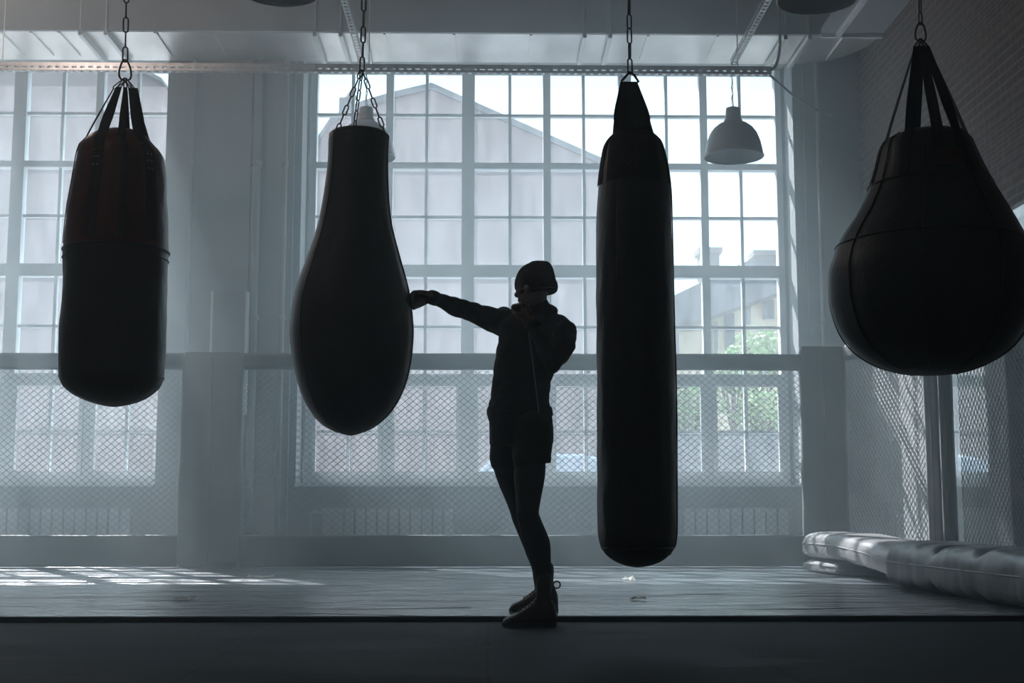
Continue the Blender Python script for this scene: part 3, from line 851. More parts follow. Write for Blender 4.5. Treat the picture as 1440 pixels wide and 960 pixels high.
def rounded_bar(mb, p0, p1, z0, z1, th, seg=5, sag=0.0, n=24):
    """padded horizontal bar with rounded section and slight lumps"""
    p0, p1 = Vector(p0), Vector(p1); u = (p1 - p0).normalized(); nn = Vector((-u.y, u.x, 0)); zc = (z0 + z1) / 2; hz = (z1 - z0) / 2; rr = min(th / 2, hz) * .75
    rings = []
    for i in range(n + 1):
        t = i / n; c = p0.lerp(p1, t); f = 1 + .03 * noise.noise(Vector((c.x * 3, c.y * 3, 0)))
        ring = []
        for q, (sx, sz) in enumerate(((1, 1), (-1, 1), (-1, -1), (1, -1))):
            for k in range(seg + 1):
                a = math.pi / 2 * (q + k / seg)
                ring.append(c + nn * ((sx * (th / 2 - rr) + rr * math.cos(a)) * f) + Vector((0, 0, zc - c.z + (sz * (hz - rr) + rr * math.sin(a)) * f + sag * noise.noise(Vector((c.x * 1.3, 5, c.y))))))
        rings.append(ring)
    mb.rings(rings); return mb

def fence_bay(p0, p1, label, wire, top_pad=M['pad'], kick=True, r=.0032, c=.037, z_top=None, rail=True, zlow=None, h=.031):
    p0, p1 = Vector((*p0, 0)), Vector((*p1, 0))
    root = empty('fence_panel', (p0 + p1) / 2 + Vector((0, 0, ZM))); tag(root, label, 'fence', 'chain-link panels of the cage')
    zt = z_top or z_r1
    zl = zlow if zlow is not None else (z_kick if kick else ZM + .05)
    chainlink(MB(), p0, p1, zl - .02, zt - .05, c, h, r).build('chain_link_mesh', wire, root, smooth=(wire is M['wire']))
    if rail: 
        m_ = MB(); rounded_bar(m_, p0, p1, zt - (z_r1 - z_r0), zt, .11, sag=.008); m_.build('top_padding', top_pad, root, smooth=True)
    u = (p1 - p0).normalized(); n = Vector((-u.y, u.x, 0))
    if kick:
        m_ = MB(); rounded_bar(m_, p0, p1, ZM + .004, z_kick, .06); m_.build('kick_panel', M['pad'], root, smooth=True)
    else:
        m_ = MB(); m_.tube([p0 + Vector((0, 0, ZM + .05)), p1 + Vector((0, 0, ZM + .05))], .02, 10); m_.build('bottom_rail', M['steel'], root, smooth=True)
    m_ = MB(); m_.tube([p0 + Vector((0, 0, zt - .06)), p1 + Vector((0, 0, zt - .06))], .018, 10); m_.build('top_rail', M['steel'], root, smooth=True)
    return root

def padded_post(p0, p1, th, label, zt=None, m=M['pad']):
    """upright padded column or panel spanning p0-p1"""
    p0, p1 = Vector((*p0, 0)), Vector((*p1, 0)); zt = zt or z_r1
    u = (p1 - p0).normalized(); n = Vector((-u.y, u.x, 0)); hw = (p1 - p0).length / 2; c0 = (p0 + p1) / 2
    root = empty('padded_post', c0 + Vector((0, 0, ZM))); tag(root, label, 'post', 'padded posts of the cage')
    rings = []; N = 30; rr = min(th, hw * 2) * .35
    for i in range(N + 1):
        z = ZM + .002 + (zt - ZM) * i / N; f = 1 + .04 * noise.noise(Vector((c0.x, c0.y, z * 2.5))); ring = []
        e = 1 if 0 < i < N else .9
        for q, (sx, sy) in enumerate(((1, 1), (-1, 1), (-1, -1), (1, -1))):
            for k in range(5):
                a = math.pi / 2 * (q + k / 4)
                ring.append(c0 + u * (sx * (hw - rr) + rr * math.cos(a)) * f * e + n * (sy * (th / 2 - rr) + rr * math.sin(a)) * f * e + Vector((0, 0, z)))
        rings.append(ring)
    MB().rings(rings).build('post_padding', m, root, smooth=True)
    sm = MB(); x = c0 - n * (th / 2 * 1.0)
    sm.tube([x + Vector((0, 0, ZM + .05)), x + Vector((0, 0, zt - .05))], .006, 6)
    sm.build('seam_piping', m, root, smooth=True)
    return root

xA0, xA1 = at(253, 650, YC).x, at(341, 650, YC).x
xB0, xB1 = at(1127, 650, YC).x, at(1192, 650, YC).x
fence_bay((-8.2, YC), (xA0, YC), 'chain-link cage panel in front of the left window', M['wire'])
fence_bay((xA1, YC), (xB0, YC), 'long chain-link cage panel in front of the centre window', M['wire'])
padded_post((xA0, YC), (xA1, YC), .12, 'grey padded cage post in front of the pier between the windows')
padded_post((xB0, YC), (xB1, YC), .12, 'wide grey padded cage post in the right rear corner', zt=at(1150, 488, YC).z)
# returns of the cage down the right-hand wall
P1 = (xB1 + .02, YC - .05)
q = at(1302, 650, 11.2); P2 = (q.x, 11.2)
zt1 = at(1188, 488, YC).z
fence_bay(P1, P2, 'sunlit slanting chain-link panel beside the right rear corner', M['sunlit_wire'], M['padlight'], kick=False, r=.0042, c=.036, z_top=zt1 + .02, h=.034)
q0 = at(1322, 650, 11.12); q1 = at(1343, 650, 11.05)
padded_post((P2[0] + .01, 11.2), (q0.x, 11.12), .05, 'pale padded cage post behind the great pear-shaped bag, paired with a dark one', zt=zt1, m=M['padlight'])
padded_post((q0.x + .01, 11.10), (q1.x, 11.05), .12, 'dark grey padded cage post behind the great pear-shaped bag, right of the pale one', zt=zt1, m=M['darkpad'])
P3 = (q1.x + .03, 11.0); P4 = (3.93, 8.3)
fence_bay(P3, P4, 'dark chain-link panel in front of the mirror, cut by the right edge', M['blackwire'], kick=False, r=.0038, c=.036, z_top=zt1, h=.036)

# ------------------------------------------------------------------ mirror on the brick wall
pm0 = at(1425, 295, 10.5)
def on_right(px, py):
    d = ROT @ Vector(((px - 720) / F, -(py - 480) / F, -1.0)); return CAM + d * ((XR - .02) / d.x)
zmir = on_right(1425, 295).z; ym = on_right(1337, 650).y
mr = MB().box(XR - .022, XR - .002, 6.5, ym, .25, zmir)
mo = tag(mr.build('wall_mirror', M['mirror']), 'large wall mirror on the brick wall, behind the dark fence panel', 'mirror')
MB().box(XR - .028, XR - .001, 6.5, ym + .03, zmir, zmir + .03).box(XR - .028, XR - .001, 6.5, ym + .03, .22, .25).box(XR - .028, XR - .001, ym, ym + .03, .25, zmir).build('mirror_frame', M['darksteel'], mo)

# ------------------------------------------------------------------ radiators, board
for i, (a, b, lab) in enumerate(((455, 640, 'low white radiator on the wall under the left half of the centre window'), (958, 1105, 'low white radiator under the right end of the centre window'), (2, 190, 'low white radiator under the left window'))):
    x0, x1 = at(a, 740, 14.5).x, at(b, 740, 14.5).x; z0, z1 = at(600, 765, 14.5).z, at(600, 714, 14.5).z
    n = int((x1 - x0) / .115); st = (x1 - x0) / n
    root = empty('radiator', ((x0 + x1) / 2, 14.5, z0)); tag(root, lab, 'radiator', 'radiators under the windows')
    mb = MB()
    for k in range(n): mb.box(x0 + k * st + .006, x0 + (k + 1) * st - .006, 14.31, 14.40, z0, z1)
    bevel(mb.build('radiator_fins', M['radiator'], root), .012, 2)
    mb = MB(); mb.tube([(x1 + .02, 14.36, z0 + .05), (x0 - .06, 14.36, z0 + .05), (x0 - .06, 14.36, 0.002)], .014, 8); mb.tube([(x1 + .02, 14.36, z1 - .05), (x0 - .12, 14.36, z1 - .05), (x0 - .12, 14.36, 0.002)], .014, 8)
    mb.build('radiator_pipe', M['radiator'], root)
p, q = at(298, 409, 14.2), at(341, 582, 14.2)
bd = empty('wall_cabinet', (0.5 * (p.x + q.x), 14.3, q.z)); tag(bd, 'tall narrow grey cabinet with painted sunlit edges on the pier between the windows', 'cabinet')
MB().box(p.x, q.x + .0, 14.24, 14.43, q.z, p.z).build('cabinet_body', M['plaster'], bd)
m_ = MB(); 
for x in (p.x, q.x + .01): m_.box(x - .012, x + .012, 14.22, 14.45, q.z, p.z)  # white strips standing in for sunlight caught on the edges
m_.build('sunlit_edge', M['frame'], bd)

# ------------------------------------------------------------------ fighting mat
ym0 = 6.83
fm = empty('fighting_mat', (0, 10, 0)); tag(fm, 'wide grey vinyl-covered fighting mat with wrinkled surface', 'mat')
mb = MB()
nx, ny = 220, 90
x0, x1 = -8.4, 4.0
vs = []
def matz(x, y):
    e = .0
    v = .0045 * abs(noise.noise(Vector((x * .9 + y * .5, y * 2.2, 0)))) + .003 * noise.noise(Vector((x * 2.0, y * 5.0, 3)))
    k = min(1, max(0, (y - ym0) / .15))
    return ZM - .004 + v * k
for j in range(ny + 1):
    for i in range(nx + 1):
        x = x0 + (x1 - x0) * i / nx; y = ym0 + (14.2 - ym0) * j / ny
        vs.append((x, y, matz(x, y)))
fs = [[j * (nx + 1) + i, j * (nx + 1) + i + 1, (j + 1) * (nx + 1) + i + 1, (j + 1) * (nx + 1) + i] for j in range(ny) for i in range(nx)]
mb.add(vs, fs); mb.box(x0, x1, ym0, 14.2, .001, ZM - .008)
mb.build('mat_cover', M['canvas'], fm, smooth=True)
MB().box(x0, x1, ym0 - .035, ym0 - .001, 0, ZM - .006).box(x0, x1, ym0 - .05, ym0 - .035, 0, .012).build('mat_edge', M['sole'], fm)

# ------------------------------------------------------------------ scraps of tape on the mat
def scrap(px, py, w, label, Y=None, h=.006):
    d = ROT @ Vector(((px - 720) / F, -(py - 480) / F, -1.0)); p = CAM + d * ((ZM - CAM.z) / d.z)
    rings = []; n = 12
    for i in range(n + 1):
        t = i / n; x = (t - .5) * w; y = .035 * math.sin(t * 7 + px); z = .006 + h * (.5 + .5 * noise.noise(Vector((t * 4, px, 0)))) ; ww = .07 + .03 * noise.noise(Vector((t * 5, 2, px)))
        rings.append([p + Vector((x, y + ww * (q / 3 - 1), .004 + h * 2.2 * (.5 + noise.noise(Vector((t * 6, q * .9, px)))))) for q in range(7)])
    o = MB().add([v for r in rings for v in r], [[i * 7 + q, i * 7 + q + 1, i * 7 + q + 8, i * 7 + q + 7] for i in range(n) for q in range(6)]).build('tape_scrap', M['white'], None, True, origin=p)
    tag(o, label, 'tape', 'scraps of tape on the mat')
scrap(365, 812, .20, 'larger crumpled white tape scrap at the tip of the sunlight patch')
scrap(262, 843, .13, 'small white tape scrap left of the teardrop bag, near the mat edge')
scrap(884, 816, .09, 'crumpled white scrap on the mat right behind the long black bag', h=.012)
scrap(897, 843, .09, 'flat yellowish scrap on the mat below the long black bag')

# ------------------------------------------------------------------ bolster pads on the right
def bolster(pts, w, h, label, parent_group='vinyl bolster pads piled by the fence', seedv=0, m=M['padlight'], creases=()):
    """long soft box following pts (x,y,z base)"""
    P = [Vector(p) for p in pts]; L = [0]
    for i in range(1, len(P)): L.append(L[-1] + (P[i] - P[i - 1]).length)
    N = 64; rings = []; segq = 8; seam = {1: [], -1: []}
    root = empty('bolster_pad', P[0]); tag(root, label, 'pad', parent_group)
    for i in range(N + 1):
        s = L[-1] * i / N; j = 0
        while j < len(P) - 2 and s > L[j + 1]: j += 1
        t = (s - L[j]) / (L[j + 1] - L[j]); c = P[j].lerp(P[j + 1], t); u = (P[j + 1] - P[j]).normalized(); n = Vector((-u.y, u.x, 0)).normalized()
        e = min(1, (min(s, L[-1] - s) / .11)); e = math.sqrt(max(0.02, 1 - (1 - e) ** 2))
        puff = 1 + .10 * noise.noise(Vector((s * 1.7, seedv, 0)))
        for cs, amp in creases: puff -= amp * math.exp(-((s - cs) / .05) ** 2)
        hw, hh = w / 2 * (.75 + .25 * e), h / 2 * e * puff
        zc = c.z + h / 2 * (.15 + .85 * max(e, .5)); ring = []
        for k in range(4 * segq):
            a = 2 * math.pi * k / (4 * segq); ca, sa = math.cos(a), math.sin(a)
            ex = .55
            x = abs(ca) ** ex * (1 if ca > 0 else -1); z = abs(sa) ** (ex * (1.25 if sa > 0 else .8)) * (1 if sa > 0 else -1)
            wr = 1 + .05 * noise.noise(Vector((s * 7, math.cos(a) * 1.5, math.sin(a) * 2 + seedv))) + .02 * noise.noise(Vector((s * 22, math.cos(a) * 2, seedv)))
            q = c + n * (x * hw * wr); q.z = max(c.z + .001, zc + z * hh * wr)
            ring.append(q)
        for sd in (1, -1): seam[sd].append(c + n * (sd * hw * 1.0) + Vector((0, 0, zc - c.z + .015)))
        rings.append(ring)
    MB().rings(rings).build('pad_body', m, root, smooth=True)
    for sd in (1, -1): MB().tube(seam[sd], .006, 6).build('piping', m, root, smooth=True)
    return root
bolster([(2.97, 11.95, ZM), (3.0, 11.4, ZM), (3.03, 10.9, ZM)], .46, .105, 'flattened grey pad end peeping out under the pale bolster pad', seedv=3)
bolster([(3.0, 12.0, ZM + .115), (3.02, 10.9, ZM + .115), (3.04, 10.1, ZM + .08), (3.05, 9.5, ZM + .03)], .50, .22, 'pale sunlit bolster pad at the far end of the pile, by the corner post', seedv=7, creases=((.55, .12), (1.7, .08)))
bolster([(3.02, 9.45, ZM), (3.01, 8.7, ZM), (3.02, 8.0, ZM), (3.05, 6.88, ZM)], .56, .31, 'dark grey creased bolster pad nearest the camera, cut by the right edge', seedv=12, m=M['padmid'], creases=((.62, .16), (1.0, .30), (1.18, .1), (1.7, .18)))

# ------------------------------------------------------------------ the boxer
def hand(root, wrist, fwd, palm, scale=1.0, name='hand', curl=1.0, mirror=1, mb=None):
    """fist built into mb. fwd: wrist->knuckles, palm: direction the palm faces"""
    fwd = Vector(fwd).normalized(); palm = Vector(palm); palm = (palm - fwd * palm.dot(fwd)).normalized(); side = fwd.cross(palm) * mirror  # towards thumb
    W = Vector(wrist); s = scale
    def P(f, d, l): return W + fwd * f * s + palm * d * s + side * l * s
    # palm: four metacarpals + webbing
    for l in (.030, .011, -.009, -.028):
        mb.limb([P(.0, .0, l * .55), P(.045, .0, l * .9), P(.085 - abs(l - .011) * .25, .002, l)], [.019 * s, .0175 * s, .0125 * s], 12)
    mb.ball(P(.035, .012, 0), (.03 * s, .03 * s, .026 * s), 12)
    for l, ln in ((.030, .95), (.011, 1.05), (-.009, 1.0), (-.028, .82)):
        k = P(.085 - abs(l - .011) * .25, .004, l)
        a = k + (fwd * .012 + palm * .042) * ln * s * 1.0
        b = a + (-fwd * .026 + palm * .010) * ln * s
        c = b + (-fwd * .016 - palm * .012) * ln * s
        mb.limb([k, a, b, c], [.0105 * s, .0098 * s, .009 * s, .0078 * s], 12)
    t0 = P(.018, .012, .032); t1 = P(.045, .030, .046); t2 = P(.068, .050, .030); t3 = P(.070, .056, .004)
    mb.limb([t0, t1, t2, t3], [.016 * s, .0125 * s, .011 * s, .0095 * s], 12)

YP = 6.72
root_p = empty('person', (at(745, 880, 6.7).x, 6.72, 0.0))
tag(root_p, 'person in dark jacket, shorts, tights and beanie punching the teardrop bag with outstretched arm', 'person')
def J(px, py, Y): return at(px, py, Y)
def rp(r, Y): return pm(r, Y) * 1.0

joints = dict(
    shR=J(708, 455, 6.86), elR=J(655, 436, 6.66), wrR=J(605, 417, 6.47),
    shL=J(792, 465, 6.64), elL=J(777, 511, 6.42), wrL=J(745, 449, 6.44),
    hipN=J(746, 600, 6.62), thN=J(745, 660, 6.58), knN=J(741.5, 724, 6.52), cfN=J(755, 765, 6.53), loN=J(763, 803, 6.52), anN=J(765, 848, 6.50),
    hipF=J(718, 600, 6.82), thF=J(720, 652, 6.86), knF=J(737, 728, 6.93), cfF=J(754, 766, 6.98), loF=J(761, 800, 7.00), anF=J(763, 835, 7.03))
G = joints
# body (skin): one continuous surface
bd = MB()
def slices(mb, rows, grow=0.0, seg=28, step=3.0, pw=1.0):
    ys = [r[0] for r in rows]; y = ys[0]; rings = []
    while y <= ys[-1] + .01:
        l = cr_interp(ys, [r[1] for r in rows], y); r = cr_interp(ys, [r[2] for r in rows], y)
        ry = cr_interp(ys, [r[3] for r in rows], y); yc = cr_interp(ys, [r[4] for r in rows], y)
        c = at((l + r) / 2, y, yc); rx = pm((r - l) / 2, yc) + grow
        rings.append([c + Vector((rx * math.cos(2 * math.pi * k / seg), (ry + grow) * math.sin(2 * math.pi * k / seg), 0)) for k in range(seg)])
        y += step
    mb.rings(rings); return mb
torso = [(437, 728, 777, .07, 6.74), (445, 712, 790, .09, 6.74), (455, 703, 799, .11, 6.73), (468, 700, 802, .125, 6.72), (482, 699, 799, .13, 6.72), (500, 696, 791, .13, 6.72),
         (520, 693, 782, .125, 6.72), (541, 691, 775, .12, 6.72), (562, 688.5, 773.5, .12, 6.72), (582, 686, 776, .125, 6.72), (604, 689, 777, .13, 6.72)]
inner = [(r[0], r[1] + 5, r[2] - 5, r[3] - .02, r[4]) for r in torso]
slices(bd, inner)
bd.limb([G['shR'], G['elR'], G['wrR']], [rp(13, 6.8), rp(10, 6.6), rp(7.6, 6.4)])
bd.limb([G['shL'], G['elL'], G['wrL']], [rp(13, 6.6), rp(11, 6.4), rp(8, 6.4)])
for s, o in (('N', 6.55), ('F', 6.9)):
    bd.limb([G['hip' + s], G['th' + s], G['kn' + s], G['cf' + s], G['lo' + s], G['an' + s]], [rp(r, o) for r in ((20, 19, 13, 15, 10.5, 8) if s == 'N' else (20, 22, 13.5, 15, 10.5, 8))])
hc = at(752, 398, 6.70)
bd.limb([at(754, 450, 6.74), at(753, 428, 6.72), at(753, 412, 6.70)], [.062, .056, .058])
bd.ball(hc + Vector((0, 0, -.012)), (.078, .074, .082), 24)
bd.ball(at(748, 414, 6.68), (.070, .060, .060), 20)
bd.ball(at(743, 425, 6.67), (.045, .042, .034), 16)       # jaw and chin
fc = Vector((-.92, -.39, 0)).normalized(); fs_ = Vector((-fc.y, fc.x, 0))
face0 = at(752, 411, 6.69)
bd.limb([face0 + fc * .072 + Vector((0, 0, .025)), face0 + fc * .094 + Vector((0, 0, -.010))], [.010, .014], 10)
for sgn in (1, -1):
    bd.ball(face0 + fc * .074 + fs_ * (.018 * sgn) + Vector((0, 0, -.012)), .009, 10)
    bd.ball(face0 + fc * .060 + fs_ * (.045 * sgn) + Vector((0, 0, -.008)), (.02, .02, .016), 10)
    ear = hc + fs_ * (.076 * sgn) - fc * .005 + Vector((0, 0, -.035))
    bd.ball(ear, (.016, .010, .026), 12)
for dz, rr in ((-.035, .009), (-.046, .010)):
    bd.limb([face0 + fc * .076 + fs_ * .022 + Vector((0, 0, dz)), face0 + fc * .085 + Vector((0, 0, dz)), face0 + fc * .076 - fs_ * .022 + Vector((0, 0, dz))], [.005, rr, .005], 8)
hand(None, G['wrR'], (-1, -.10, .10), (.05, -.2, -1), 1.08, mb=bd, mirror=-1)
hand(None, G['wrL'], (-.42, .05, 1), (-.8, .5, -.2), .98, mb=bd, mirror=1)
body = bd.build('body', M['skin'], root_p)
weld(body, .0055, 3, .5)
# eyes
ey = MB()
for sgn in (1, -1): ey.ball(face0 + fc * .060 + fs_ * (.031 * sgn) + Vector((0, 0, .018)), .0125, 12)
ey.build('eyes', M['frame'], body, smooth=True)

# jacket
jk = MB()
slices(jk, torso)
jk.limb([at(715, 452, 6.82), G['shR'], G['elR'], J(611, 419, 6.49)], [rp(19, 6.8), rp(19.5, 6.8), rp(14.5, 6.6), rp(9.6, 6.4)])
jk.ball(J(708, 450, 6.86), rp(19, 6.86), 20)
jk.limb([at(782, 462, 6.70), J(795, 466, 6.64), J(792, 487, 6.52), G['elL'], J(751, 461, 6.43)], [rp(22, 6.7), rp(18, 6.6), rp(17.5, 6.6), rp(14, 6.4), rp(10, 6.4)])
jk.limb([at(752, 446, 6.74), at(752, 433, 6.73)], [.095, .080])
# hood gathered behind the neck and stand-up collar
jk.limb([J(771, 434, 6.62), J(777, 437, 6.74), J(770, 433, 6.84), J(752, 432, 6.86)], [.024, .030, .030, .026])
jk.limb([J(736, 437, 6.63), J(755, 436, 6.61), J(771, 434, 6.62)], [.022, .022, .024])
jacket = jk.build('jacket', M['cloth'], root_p)
weld(jacket, .007, 3, .5, disp=(.008, 9.0, (1, 1, 1.6)))
zp = MB(); zp.tube([J(742 + i * 1.1, 455 + i * 9, 6.575 + .0 * i) + Vector((0, -.02, 0)) for i in range(15)], .004, 6)
zp.build('zip', M['cable'], jacket)
# hem and cuffs
hm = MB(); slices(hm, [(572, 686.5, 775, .127, 6.72), (578, 685, 776.5, .13, 6.72), (584, 685.5, 777, .13, 6.72)], .003, step=2); hm.build('hem_band', M['cloth'], jacket, smooth=True)
cf = MB(); d = (G['wrR'] - G['elR']).normalized(); cf.tube([G['wrR'] - d * .04, G['wrR'] - d * .02, G['wrR']], [.036, .037, .034], 18); cf.build('cuff', M['cloth'], jacket, smooth=True)
cf = MB(); d = (G['wrL'] - G['elL']).normalized(); cf.tube([G['wrL'] - d * .05, G['wrL'] - d * .03, G['wrL'] - d * .01], [.036, .037, .034], 18); cf.build('cuff', M['cloth'], jacket, smooth=True)

# shorts
sh = MB()
slices(sh, [(578, 687, 775.5, .128, 6.72), (600, 688, 777.5, .14, 6.72), (618, 688, 778, .15, 6.72), (628, 689, 777, .15, 6.72)])
sh.limb([J(719, 606, 6.82), J(716, 643, 6.85)], [rp(28, 6.8), rp(28.5, 6.8)])
sh.limb([J(748, 606, 6.62), J(748, 645, 6.58)], [rp(28, 6.6), rp(28, 6.6)])
shorts = sh.build('shorts', M['cloth2'], root_p)
weld(shorts, .007, 3, .5, disp=(.006, 8.0, (1.6, 1.6, .8)))
# flatten hem: clip lower balls
bm = bmesh.new(); bm.from_mesh(shorts.data)
zc = J(740, 655, 6.7).z - root_p.location.z
res = bmesh.ops.bisect_plane(bm, geom=bm.verts[:] + bm.edges[:] + bm.faces[:], plane_co=(0, 0, zc), plane_no=(.12, 0, -1), clear_outer=True)
bm.to_mesh(shorts.data); bm.free()

# tights
ti = MB()
for s, o in (('N', 6.55), ('F', 6.9)):
    rr = (23, 22.5, 16, 18.8, 13.2, 10.5) if s == 'N' else (24, 27, 17, 18, 13, 10.5)
    ti.limb([G['hip' + s], G['th' + s], G['kn' + s], G['cf' + s], G['lo' + s], G['an' + s]], [rp(r, o) for r in rr])
ti.ball(J(733, 605, 6.72), (.13, .12, .09), 20)
tights = ti.build('tights', M['tights'], root_p)
weld(tights, .007, 5, .5)

# beanie
bn = MB()
slices(bn, [(366.5, 752, 765, .012, 6.73), (368, 746, 770, .035, 6.73), (372, 739.5, 775, .06, 6.73), (379, 731.5, 778.5, .08, 6.73), (388, 725.5, 781, .095, 6.72), (397, 722.5, 784, .1, 6.72), (405, 723, 785.5, .1, 6.72), (410, 725, 784, .095, 6.72), (414, 730, 779, .085, 6.72)], step=1.5, seg=36)
bn.ball(J(777, 402, 6.73), (.030, .07, .038), 16)
beanie = bn.build('beanie', M['wool'], root_p)
weld(beanie, .006, 3, .5, disp=(.004, 14, (1, 1, 1)))
cu = MB()
pts = [at(753.5, 411, 6.71) + Vector((.098 * math.cos(2 * math.pi * k / 40), .094 * math.sin(2 * math.pi * k / 40), .012 * math.cos(2 * math.pi * k / 40))) for k in range(40)]
cu.tube(pts, .011, 8, closed=True); cu.build('beanie_cuff', M['wool'], beanie, smooth=True)

# hand wraps: bands round wrist and palm
def wrapband(W, fwd, palm, name):
    fwd = Vector(fwd).normalized(); palm = Vector(palm); palm = (palm - fwd * palm.dot(fwd)).normalized(); side = fwd.cross(palm)
    mb = MB(); rings = []
    for i in range(13):
        f = -.03 + .105 * i / 12; hw = (.030 + .012 * min(1, max(0, (f + .01) / .05))); th = .030 - .004 * (i / 12)
        c = Vector(W) + fwd * f + palm * .006
        rings.append([c + side * (hw * math.cos(2 * math.pi * k / 20)) * (1 + .02 * (i % 2)) + palm * (th * math.sin(2 * math.pi * k / 20)) * (1 + .03 * (i % 2)) for k in range(20)])
    mb.rings(rings); return mb.build('hand_wrap', M['wrap'], root_p, smooth=True)
wrapband(G['wrR'], (-1, -.10, .10), (.05, -.2, -1), 'hand_wrap')
wrapband(G['wrL'], (-.42, .05, 1), (-.8, .5, -.2), 'hand_wrap')

# boots
def boot(ank, toe_px, heel_px, toe_py, sole_py, Y, z0, root):
    xt, xh = at(toe_px, toe_py, Y).x, at(heel_px, toe_py, Y).x
    L = xh - xt
    mb = MB(); prof = [(0, .012, .018), (.02, .026, .024), (.07, .038, .033), (.16, .044, .042), (.28, .044, .056), (.40, .040, .074), (.52, .037, .098), (.62, .036, .118), (.75, .035, .13), (.88, .034, .12), (.96, .028, .10), (1.0, .018, .06)]
    rings = []
    for i in range(41):
        t = i / 40; w = cr_interp([p[0] for p in prof], [p[1] for p in prof], t); h = cr_interp([p[0] for p in prof], [p[2] for p in prof], t)
        ring = []
        for k in range(20):
            a = 2 * math.pi * k / 20; ca, sa = math.cos(a), math.sin(a)
            ww = w * (1 if sa < 0 else (1 - .35 * sa))
            ring.append(Vector((xt + L * t, Y + ww * ca, z0 + .012 + (h * .5) * (1 + (abs(sa) ** .7) * (1 if sa > 0 else -1)))))
        rings.append(ring)
    mb.rings(rings)
    ax = ank.x
    top = Vector((ax, ank.y, z0 + .22)); mid = Vector((xt + L * .76, Y, z0 + .09))
    mb.limb([mid, Vector((xt + L * .75, Y, z0 + .13)), top], [.037, .037, .040])
    b = mb.build('boot', M['boot'], root); weld(b, .006, 3, .5)
    so = MB(); out = []
    for i in range(24):
        t = i / 23; out.append((xt + L * t - (.004 if i == 0 else 0), -cr_interp([p[0] for p in prof], [p[1] for p in prof], t) * 1.07))
    poly = [(x, Y + w) for x, w in out] + [(x, Y - w) for x, w in out[::-1]]
    so.prismz(poly, z0 + .001, z0 + .02); so.build('boot_sole', M['sole'], b)
    la = MB()
    for i in range(7):
        t = .30 + .055 * i; h = cr_interp([p[0] for p in prof], [p[2] for p in prof], t)
        c = Vector((xt + L * t, Y, z0 + .014 + h)); la.tube([c + Vector((.008, -.026, -.012)), c + Vector((0, 0, .004)), c + Vector((-.008, .026, -.012))], .003, 6)
    for i in range(4):
        c = Vector((ax - .048 + .004 * i, Y, z0 + .14 + .02 * i)); la.tube([c + Vector((.014, -.026, 0)), c + Vector((-.002, 0, .003)), c + Vector((.014, .026, 0))], .003, 6)
    la.build('laces', M['lace'], b, smooth=True)
    return b
bN = boot(G['anN'], 707, 782.5, 875, 883, 6.50, 0.0, root_p)
bF = boot(G['anF'] + Vector((.02, 0, 0)), 717, 785, 853, 860, 7.03, ZM, root_p)
pl = MB(); c = J(783, 822, 7.03)
pts = [c + Vector((.022 * math.cos(a) * .8, 0, .018 * math.sin(a))) for a in [2 * math.pi * k / 14 for k in range(14)]]
pl.tube(pts, .004, 6, closed=True); pl.build('pull_loop', M['wrap'], bF, smooth=True)

# ------------------------------------------------------------------ outside
wbox('ground_outside', M['asphalt'], (-60, 60, 15.4, 140, -.35, -.25))
def pz(lst, Y): return [(at(a, b, Y).x, at(a, b, Y).z) for a, b in lst]
# gabled building B
YG = 32.0
g = empty('gabled_building', (at(650, 700, YG).x, YG, -.25)); tag(g, 'big pink-grey building with wide gable filling the centre window view', 'building')
base = [(at(428, 200, YG).x, -.25)]
body_pts = [(at(425, 215, YG).x, -.25)] + pz([(425, 222), (447, 199), (468, 168), (510, 146), (553, 133), (607, 121), (843, 225), (905, 252)], YG) + [(at(905, 250, YG).x, -.25)]
MB().prism(body_pts, YG, YG + 14).build('facade', M['brickpink'], g)
rl = [(418, 222), (445, 196), (466, 165), (509, 143), (553, 130), (607, 117.5), (843, 221.5), (918, 254)]
rf = MB(); a_ = pz(rl, YG); b_ = [(x, z - .16) for x, z in a_]
for i in range(len(a_) - 1): rf.prism([b_[i], b_[i + 1], a_[i + 1], a_[i]], YG - .08, YG + 14.5)
rf.build('roof', M['roofgrey'], g)
ch = MB(); p = at(481, 150, YG - .2); hw = pm(9, YG)
ch.box(p.x - hw, p.x + hw, YG + .5, YG + 1.3, at(481, 175, YG).z, at(481, 128, YG).z)
ch.lathe((p.x + .1, YG + .9, at(481, 123, YG).z), [(hw * 1.2, 0), (hw * .15, pm(13, YG)), (.01, pm(14, YG))], 16)
ch.build('chimney', M['roofgrey'], g)
wn = MB()
rz = MB().box(at(425, 500, YG).x, at(900, 500, YG).x, YG - .12, YG - .01, -.25, at(500, 535, YG).z); rz.build('brick_plinth', M['brickred'], g)
# building A beyond the left window
YH = 60.0
h = empty('pink_building', (at(100, 700, YH).x, YH, -.25)); tag(h, 'tall pink-grey building filling the left window view', 'building')
MB().prism([(-45, -.25)] + [(-45, at(100, 60, YH).z)] + pz([(130, 60), (206, 106), (231, 119), (231, 136), (227, 145)], YH) + [(at(226, 145, YH).x, -.25)], YH, YH + 12).build('facade', M['brickpink'], h)
MB().prism(pz([(100, 44), (130, 57), (206, 103.5), (233, 117), (233, 122), (206, 109), (130, 62), (100, 50)], YH), YH - .8, YH + 12.5).build('roof', M['roofgrey'], h)
MB().box(-45, at(226, 600, YH).x - .3, YH - .15, YH - .01, -.25, at(100, 600, YH).z).build('brick_plinth', M['brickred'], h)
